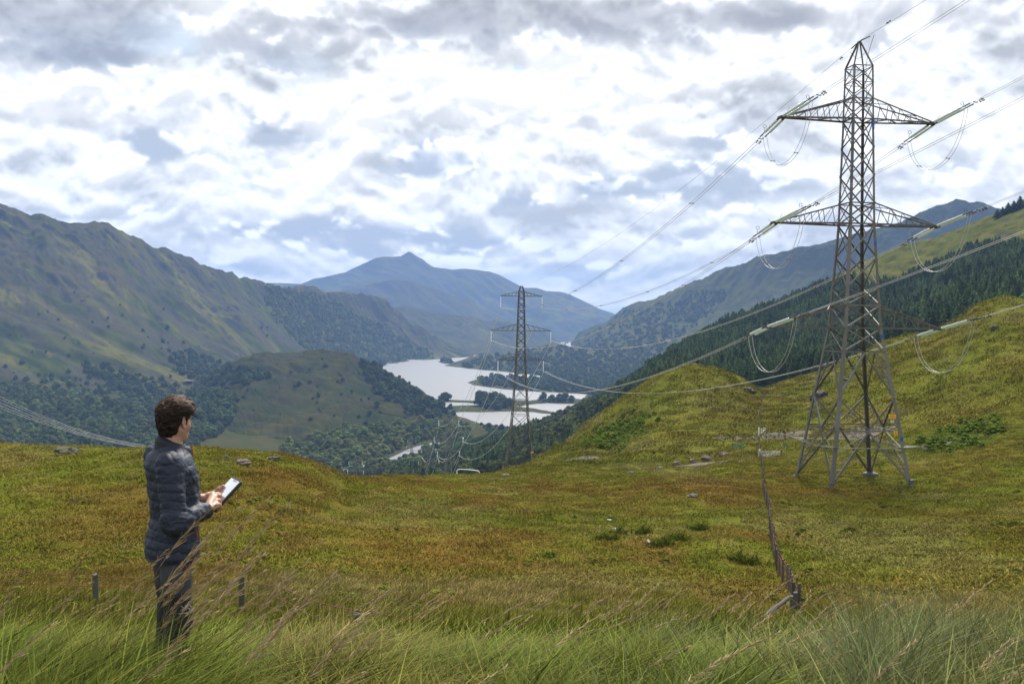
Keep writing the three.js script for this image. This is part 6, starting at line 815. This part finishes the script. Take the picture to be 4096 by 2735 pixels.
  // left hand: thumb along the far edge of the tablet, fingers under it
  const lw = V(...J.LW), lp = [], lkn = [0, 1, 2, 3].map((i) => onTab(-0.005 - 0.020 * i, 0.066, -0.012 - 0.003 * i));
  lp.push(cap(arr(lw), arr(lkn[0]), 0.025, 0.019), cap(arr(lw), arr(lkn[3]), 0.025, 0.018), cap(arr(lkn[0]), arr(lkn[3]), 0.016, 0.015), cap(arr(lw.clone().lerp(lkn[0], 0.4)), arr(onTab(-0.02, 0.074, 0.0)), 0.022, 0.015));
  lkn.forEach((k, i) => lp.push(...chain([k, k.clone().addScaledVector(TS, -0.032).addScaledVector(TN, -0.014), k.clone().addScaledVector(TS, -0.058).addScaledVector(TN, -0.012).addScaledVector(TL, 0.004), k.clone().addScaledVector(TS, -0.076).addScaledVector(TN, -0.006)], [0.0115, 0.0102, 0.0092, 0.008])));
  lp.push(...chain([lw.clone().lerp(lkn[0], 0.45).addScaledVector(TN, 0.012), onTab(-0.030, 0.072, 0.020), onTab(0.008, 0.064, 0.019), onTab(0.038, 0.056, 0.0145)], [0.016, 0.0128, 0.0112, 0.009]));
  const lh = hand(lw, lp, [0.15, 1.07, -0.19], [0.37, 1.29, 0.03]);
  const skinTex = new THREE.MeshPhysicalMaterial({ color: new THREE.Color().setRGB(0.42, 0.235, 0.165), roughness: 0.55, sheen: 0.2 });
  const body = mesh('person', mergeGeometries([trunk, head, rh, lh]), skinTex);
  tag(body, 'man in a quilted navy jacket standing in long grass, holding a tablet', 'person');
  const FX = 393, FD = 6.0, fu = at(FX, 1590, 1); body.position.set(fu.x * FD, gy(fu.x * FD, -FD) - 0.045, -FD); body.rotation.y = 33 * Math.PI / 180;
  const part = (name, g, m) => mesh(name, g, m, body);
  const white = std([0.75, 0.74, 0.72], 0.3), iris = std([0.05, 0.03, 0.02], 0.2);
  const fromHead = (a, b, c) => { const X = a * Math.cos(tilt) - b * Math.sin(tilt), Y = a * Math.sin(tilt) + b * Math.cos(tilt); return V(H.x + X * hc - c * hs, H.y + Y, H.z + X * hs + c * hc); };
  for (const s of [1, -1]) { const e = part('eye', new THREE.SphereGeometry(0.011, 14, 10), white); e.position.copy(fromHead(0.083, 0.004, s * 0.03)); const i = mesh('iris', new THREE.SphereGeometry(0.005, 10, 8), iris, e); i.position.copy(fromHead(0.092, 0.001, s * 0.03)).sub(e.position); }
  // ----- hair
  const hairF = (() => { const base = join([ell([-0.022, 0.048, 0], [0.106, 0.088, 0.086]), ell([-0.055, 0.01, 0], [0.068, 0.088, 0.077]), ell([-0.055, -0.055, 0], [0.042, 0.055, 0.062]), ell([0.05, 0.088, 0], [0.062, 0.046, 0.07]), cap([0.045, 0.10, 0.03], [0.108, 0.066, 0.035], 0.032, 0.014), cap([0.05, 0.105, -0.02], [0.115, 0.072, -0.02], 0.03, 0.014), cap([0.075, 0.09, 0.0], [0.118, 0.052, 0.015], 0.026, 0.01), cap([-0.01, 0.115, 0.01], [0.05, 0.118, 0], 0.03, 0.03), cap([0.012, 0.01, 0.071], [0.014, -0.034, 0.066], 0.010, 0.007), cap([0.012, 0.01, -0.071], [0.014, -0.034, -0.066], 0.010, 0.007), cap([0.02, 0.045, 0.070], [0.03, 0.02, 0.068], 0.018, 0.010), cap([0.02, 0.045, -0.07], [0.03, 0.02, -0.068], 0.018, 0.01)], 0.022); const face = ell([0.085, -0.03, 0], [0.058, 0.085, 0.085]);
    return (x, y, z) => { const [a, b, c] = toHead(x, y, z); let d = base(a, b, c); d += 0.0075 * noise3(a * 22 + 3, b * 46, c * 60) + 0.006 * noise3(a * 14, b * 26 + 9, c * 26) + 0.0035 * noise3(a * 50, b * 110, c * 130); d = Math.max(d, -face(a, b, c)); const e = Math.hypot((a + 0.016) / 0.024, (b + 0.016) / 0.034) - 1; if (Math.abs(c) > 0.05) d = Math.max(d, -e * 0.024); return d; }; })();
  const hg = surface(hairF, [-0.2, 1.48, -0.17], [0.2, 1.84, 0.17], 128), hcol = [], hp = hg.attributes.position;
  for (let i = 0; i < hp.count; i++) { const [a, b, c] = toHead(hp.getX(i), hp.getY(i), hp.getZ(i)), n = noise3(a * 26, b * 60, c * 70) * 0.6 + noise3(a * 60, b * 150, c * 160) * 0.4, t = sstep(-0.4, 0.5, n); const q = mix3([0.014, 0.009, 0.007], [0.085, 0.040, 0.022], t * 0.75 * sstep(0.02, 0.13, b) + 0.04); hcol.push(...q); }  // browner towards the crown: sunlight put into the hair colour
  hg.setAttribute('color', new THREE.Float32BufferAttribute(hcol, 3));
  const strands = (() => { const r = rng(91), pos = [], col = [], idx = []; for (let i = 0; i < 900; i++) { const th = r() * 6.283, ph = Math.acos(lerp(1, -0.15, r())), n = V(Math.sin(ph) * Math.cos(th), Math.cos(ph), Math.sin(ph) * Math.sin(th)), c = V(-0.012 + n.x * 0.112, 0.05 + n.y * 0.092, n.z * 0.090), dir = V(0.9, 0.1 - 0.6 * Math.abs(n.z), n.z * 0.5).addScaledVector(n, -0.7 * V(0.9, 0.1, 0).dot(n)).normalize(), s = dir.clone().cross(n).normalize().multiplyScalar(0.0016), l = 0.03 + 0.035 * r(), b = pos.length / 3; for (let k = 0; k <= 3; k++) { const t = k / 3, p = c.clone().addScaledVector(dir, l * t).addScaledVector(n, 0.012 * Math.sin(t * 2.4) - 0.003), w = 1 - t * 0.85; for (const q of [-1, 1]) { const v = p.clone().addScaledVector(s, q * w), u = fromHead(v.x, v.y, v.z); pos.push(u.x, u.y, u.z); col.push(...mix3([0.018, 0.011, 0.008], [0.125, 0.060, 0.033], (r() * 0.6 + 0.4 * t) * sstep(0.1, 0.75, n.y))); } if (k < 3) { const o = b + k * 2; idx.push(o, o + 1, o + 2, o + 1, o + 3, o + 2); } } } return geoFrom(pos, idx, col); })();  // top strands coloured lighter, as if the sun caught them
  const hairMat = new THREE.MeshPhysicalMaterial({ vertexColors: true, roughness: 0.65, specularIntensity: 0.4, side: THREE.DoubleSide });
  part('hair', mergeGeometries([hg, strands]), hairMat);
  // ----- quilted jacket
  const armR = [cap(J.RS, J.RE, 0.075, 0.066), cap(J.RE, [0.15, 1.117, 0.138], 0.066, 0.048)], armL = [cap(J.LS, J.LE, 0.072, 0.062), cap(J.LE, [0.178, 1.148, -0.115], 0.062, 0.046)];
  const torsoY = mono([0.80, 0.86, 0.95, 1.08, 1.22, 1.36, 1.43, 1.49, 1.53], [0.150, 0.152, 0.146, 0.132, 0.142, 0.142, 0.120, 0.082, 0.076]), wideY = mono([0.80, 0.86, 0.95, 1.08, 1.22, 1.36, 1.43, 1.49, 1.53], [0.198, 0.200, 0.192, 0.178, 0.196, 0.212, 0.182, 0.100, 0.084]), offY = mono([0.80, 0.95, 1.10, 1.30, 1.42, 1.53], [0.0, 0.0, 0.012, 0.0, -0.02, -0.008]);
  const puff = (s, p) => Math.pow(Math.abs(Math.sin(Math.PI * s / p)), 0.55);
  const torso = (x, y, z) => { const yc = clamp(y, 0.835, 1.50), q = offY(yc), rx = torsoY(yc), rz = wideY(yc), X = (x - q) / rx, Z = z / rz, R = Math.hypot(X, Z), an = Math.atan2(Z, X); const row = (yc - 0.010 * Math.cos(an * 2 + 0.6)) / 0.056, rowN = Math.floor(row), col = an * 2.55 + (rowN % 2 ? 0.18 : -0.18) * (row - rowN < 0.5 ? 1 : 0.6); let d = (R - 1) * Math.min(rx, rz); d -= 0.0055 * puff(row, 1) * (0.5 + 0.5 * puff(col, 1)) - 0.002; const out = y < 0.835 ? 0.835 - y : y > 1.50 ? y - 1.50 : 0; return out > 0 ? Math.max(d, out) : d; };
  const arm = (A, x, y, z, z0) => { const a = A[0](x, y, z), ta = A[0].t, b = A[1](x, y, z), tb = A[1].t; let d = smin(a, b, 0.05); const s = a < b ? ta * 0.34 : 0.34 + tb * 0.25; const wr = a < b ? 0 : 1; d -= 0.0055 * puff(s + 0.010 * Math.sin(x * 24 + y * 14), 0.056) * (1 - 0.35 * wr) - 0.002; d -= (0.005 + 0.004 * wr) * noise3(x * 18, y * 26, z * 18 + z0) + 0.0025 * noise3(x * 46, y * 60, z * 46); return d; };
  const jacketF = (x, y, z) => { let d = torso(x, y, z) - 0.006 * noise3(x * 12, y * 17, z * 12) - 0.0025 * noise3(x * 40, y * 55, z * 40); d = smin(d, arm(armR, x, y, z, 3), 0.035); d = smin(d, arm(armL, x, y, z, 8), 0.035); const cut = ((x - 0.150) * 0.86 + (y - 1.117) * 0.12 - (z - 0.138) * 0.5), cutL = ((x - 0.178) * 0.84 + (y - 1.148) * 0.25 + (z + 0.115) * 0.5); if (z > 0.02 && x > 0.08 && z < 0.25 && y > 1.02) d = Math.max(d, Math.min(cut, 0.2) > 0.02 ? cut - 0.02 : d); if (z < -0.02 && x > 0.1 && y > 1.04) d = Math.max(d, cutL > 0.02 ? cutL - 0.02 : d); return d; };
  const nylon = new THREE.MeshPhysicalMaterial({ color: new THREE.Color().setRGB(0.022, 0.029, 0.050), roughness: 0.6, specularIntensity: 0.6 });
  const jacket = part('jacket', surface(jacketF, [-0.30, 0.78, -0.36], [0.32, 1.56, 0.38], 168), nylon); jacket.userData.label = 'quilted navy jacket';
  { // standing collar with a red edge at the zip
    const pos = [], idx = [], N = 48, M = 10; for (let i = 0; i <= N; i++) { const a = -Math.PI + 2 * Math.PI * i / N, fr = 0.5 + 0.5 * Math.cos(a), rx = 0.083 + 0.030 * fr * fr, rz = 0.083, top = 1.562 - 0.075 * fr, bot = 1.455 - 0.035 * fr; for (let k = 0; k <= M; k++) { const s = k / M, side = s < 0.5 ? 0 : 1, t = side ? 2 - 2 * s : 2 * s, th = side ? -0.012 : 0, q = (side ? 0 : 0.006 * puff(t * 2, 1)); pos.push(-0.012 + Math.cos(a) * (rx + th + q + 0.008 * (1 - t)), lerp(bot, top, t), Math.sin(a) * (rz + th + q + 0.012 * (1 - t))); if (i < N && k < M) { const o = i * (M + 1) + k; idx.push(o, o + 1, o + M + 1, o + 1, o + M + 2, o + M + 1); } } }
    const c = mesh('collar', geoFrom(pos, idx), nylon, jacket); c.material = new THREE.MeshPhysicalMaterial({ color: new THREE.Color().setRGB(0.018, 0.021, 0.031), roughness: 0.6, specularIntensity: 0.6, side: THREE.DoubleSide });
    const red = std([0.42, 0.035, 0.02], 0.55); mesh('zip_edge', tube([V(0.101, 1.489, 0.020), V(0.106, 1.46, 0.022), V(0.108, 1.43, 0.022), V(0.108, 1.415, 0.02)], 0.0045, 16, 6), red, jacket); 
    mesh('pocket_zip', tube([V(0.085, 1.025, 0.166), V(0.092, 1.005, 0.167), V(0.097, 0.985, 0.170), V(0.096, 0.965, 0.173)], 0.0036, 14, 6), red, jacket);
    const lg = mesh('chest_mark', new THREE.BoxGeometry(0.05, 0.012, 0.006), std([0.45, 0.47, 0.50], 0.5), jacket); lg.position.set(0.105, 0.905, 0.158); lg.rotation.y = 0.9; lg.name = 'hem_logo';
    // trousers
    const legF = join([cap(J.RH, J.RK, 0.096, 0.076), cap(J.RK, [-0.045, 0.13, 0.115], 0.077, 0.068), cap(J.LH, J.LK, 0.096, 0.076), cap(J.LK, [-0.015, 0.13, -0.14], 0.077, 0.068), ell([-0.02, 0.90, 0], [0.118, 0.10, 0.160]), ell([0.0, 0.98, 0], [0.105, 0.09, 0.150])], 0.04);
    const tf = (x, y, z) => { let d = legF(x, y, z); const w = sstep(0.9, 0.2, y); d += 0.006 * noise3(x * 11, y * 13, z * 11) + 0.006 * w * noise3(x * 9 + 5, y * 26, z * 9); return Math.max(d, 0.1 - y); };
    const tg = surface(tf, [-0.24, 0.06, -0.28], [0.24, 1.09, 0.28], 130), tc = [], tp = tg.attributes.position; for (let i = 0; i < tp.count; i++) { const y = tp.getY(i), x = tp.getX(i); tc.push(...mix3([0.017, 0.019, 0.024], [0.046, 0.050, 0.060], sstep(0.655, 0.67, y - 0.25 * (x - 0.05) * 0.2))); } tg.setAttribute('color', new THREE.Float32BufferAttribute(tc, 3));
    const tr = part('trousers', tg, new THREE.MeshStandardMaterial({ vertexColors: true, roughness: 0.8 })); tr.userData.label = 'dark grey walking trousers with black knee panels';
    mesh('pocket_zip', tube([V(-0.03, 0.86, 0.192), V(0.01, 0.845, 0.199), V(0.03, 0.80, 0.197), V(0.025, 0.755, 0.192), V(-0.02, 0.735, 0.196)], 0.0018, 24, 6), red, tr);
    const mk = std([0.24, 0.25, 0.27], 0.6), bars = []; for (const [p, q] of [[[0, 0.59], [0.035, 0.56]], [[0, 0.56], [0.035, 0.59]], [[0.035, 0.575], [0.055, 0.56]], [[-0.012, 0.545], [0.045, 0.543]], [[0.046, 0.59], [0.06, 0.575]]]) bars.push(bar(V(p[0], p[1], 0.181), V(q[0], q[1], 0.183), 0.003)); mesh('knee_mark', mergeGeometries(bars), mk, tr);
    // boots
    for (const s of [1, -1]) { const ax = s > 0 ? -0.05 : -0.02, az = s > 0 ? 0.115 : -0.14; part('boot', surface(join([cap([ax, 0.16, az], [ax, 0.06, az], 0.062, 0.055), cap([ax, 0.05, az], [ax + 0.17, 0.035, az + s * 0.03], 0.052, 0.042)], 0.04), [ax - 0.13, -0.04, az - 0.14], [ax + 0.27, 0.26, az + 0.14], 40), std([0.06, 0.045, 0.035], 0.75)); }
  }
  // ----- the tablet, held in both hands
  body.updateMatrixWorld(true);
  const tab = thing('tablet', 'tablet computer in a dark case with a pale reflecting screen, held by the man', 'tablet', body.localToWorld(TC.clone()));
  tab.scale.setScalar(1.1); tab.quaternion.copy(body.quaternion).multiply(new THREE.Quaternion().setFromRotationMatrix(new THREE.Matrix4().makeBasis(TL, TN, TL.clone().cross(TN))));
  const rr = (w, h, r) => { const s = new THREE.Shape(); s.moveTo(-w + r, -h); s.lineTo(w - r, -h); s.quadraticCurveTo(w, -h, w, -h + r); s.lineTo(w, h - r); s.quadraticCurveTo(w, h, w - r, h); s.lineTo(-w + r, h); s.quadraticCurveTo(-w, h, -w, h - r); s.lineTo(-w, -h + r); s.quadraticCurveTo(-w, -h, -w + r, -h); return s; };
  const slab = (w, h, r, t, b) => new THREE.ExtrudeGeometry(rr(w, h, r), { depth: t, bevelEnabled: true, bevelSize: b, bevelThickness: b, bevelSegments: 2, curveSegments: 6 }).rotateX(-Math.PI / 2);
  const cs = mesh('case', slab(0.106, 0.068, 0.012, 0.010, 0.003), std([0.028, 0.028, 0.032], 0.45), tab); cs.position.y = -0.008;
  const sc = mesh('screen', slab(0.098, 0.060, 0.005, 0.0012, 0.0004), new THREE.MeshPhysicalMaterial({ color: new THREE.Color().setRGB(0.78, 0.80, 0.83), metalness: 0.75, roughness: 0.06 }), tab); sc.position.y = 0.0052;
  for (let k = 0; k < 3; k++) { const b = mesh('button', new THREE.CylinderGeometry(0.005, 0.005, 0.002, 12), std([0.35, 0.36, 0.38], 0.5), tab); b.position.set(0.092, 0.0075, -0.012 + 0.018 * k); }
}

// ---------------------------------------------------------------- draw
const renderer = new THREE.WebGLRenderer({ antialias: true });
renderer.setSize(1024, 683);
renderer.toneMapping = THREE.LinearToneMapping; renderer.toneMappingExposure = EXPOSURE;
renderer.shadowMap.enabled = true; renderer.shadowMap.type = THREE.PCFSoftShadowMap;
renderer.render(scene, camera);
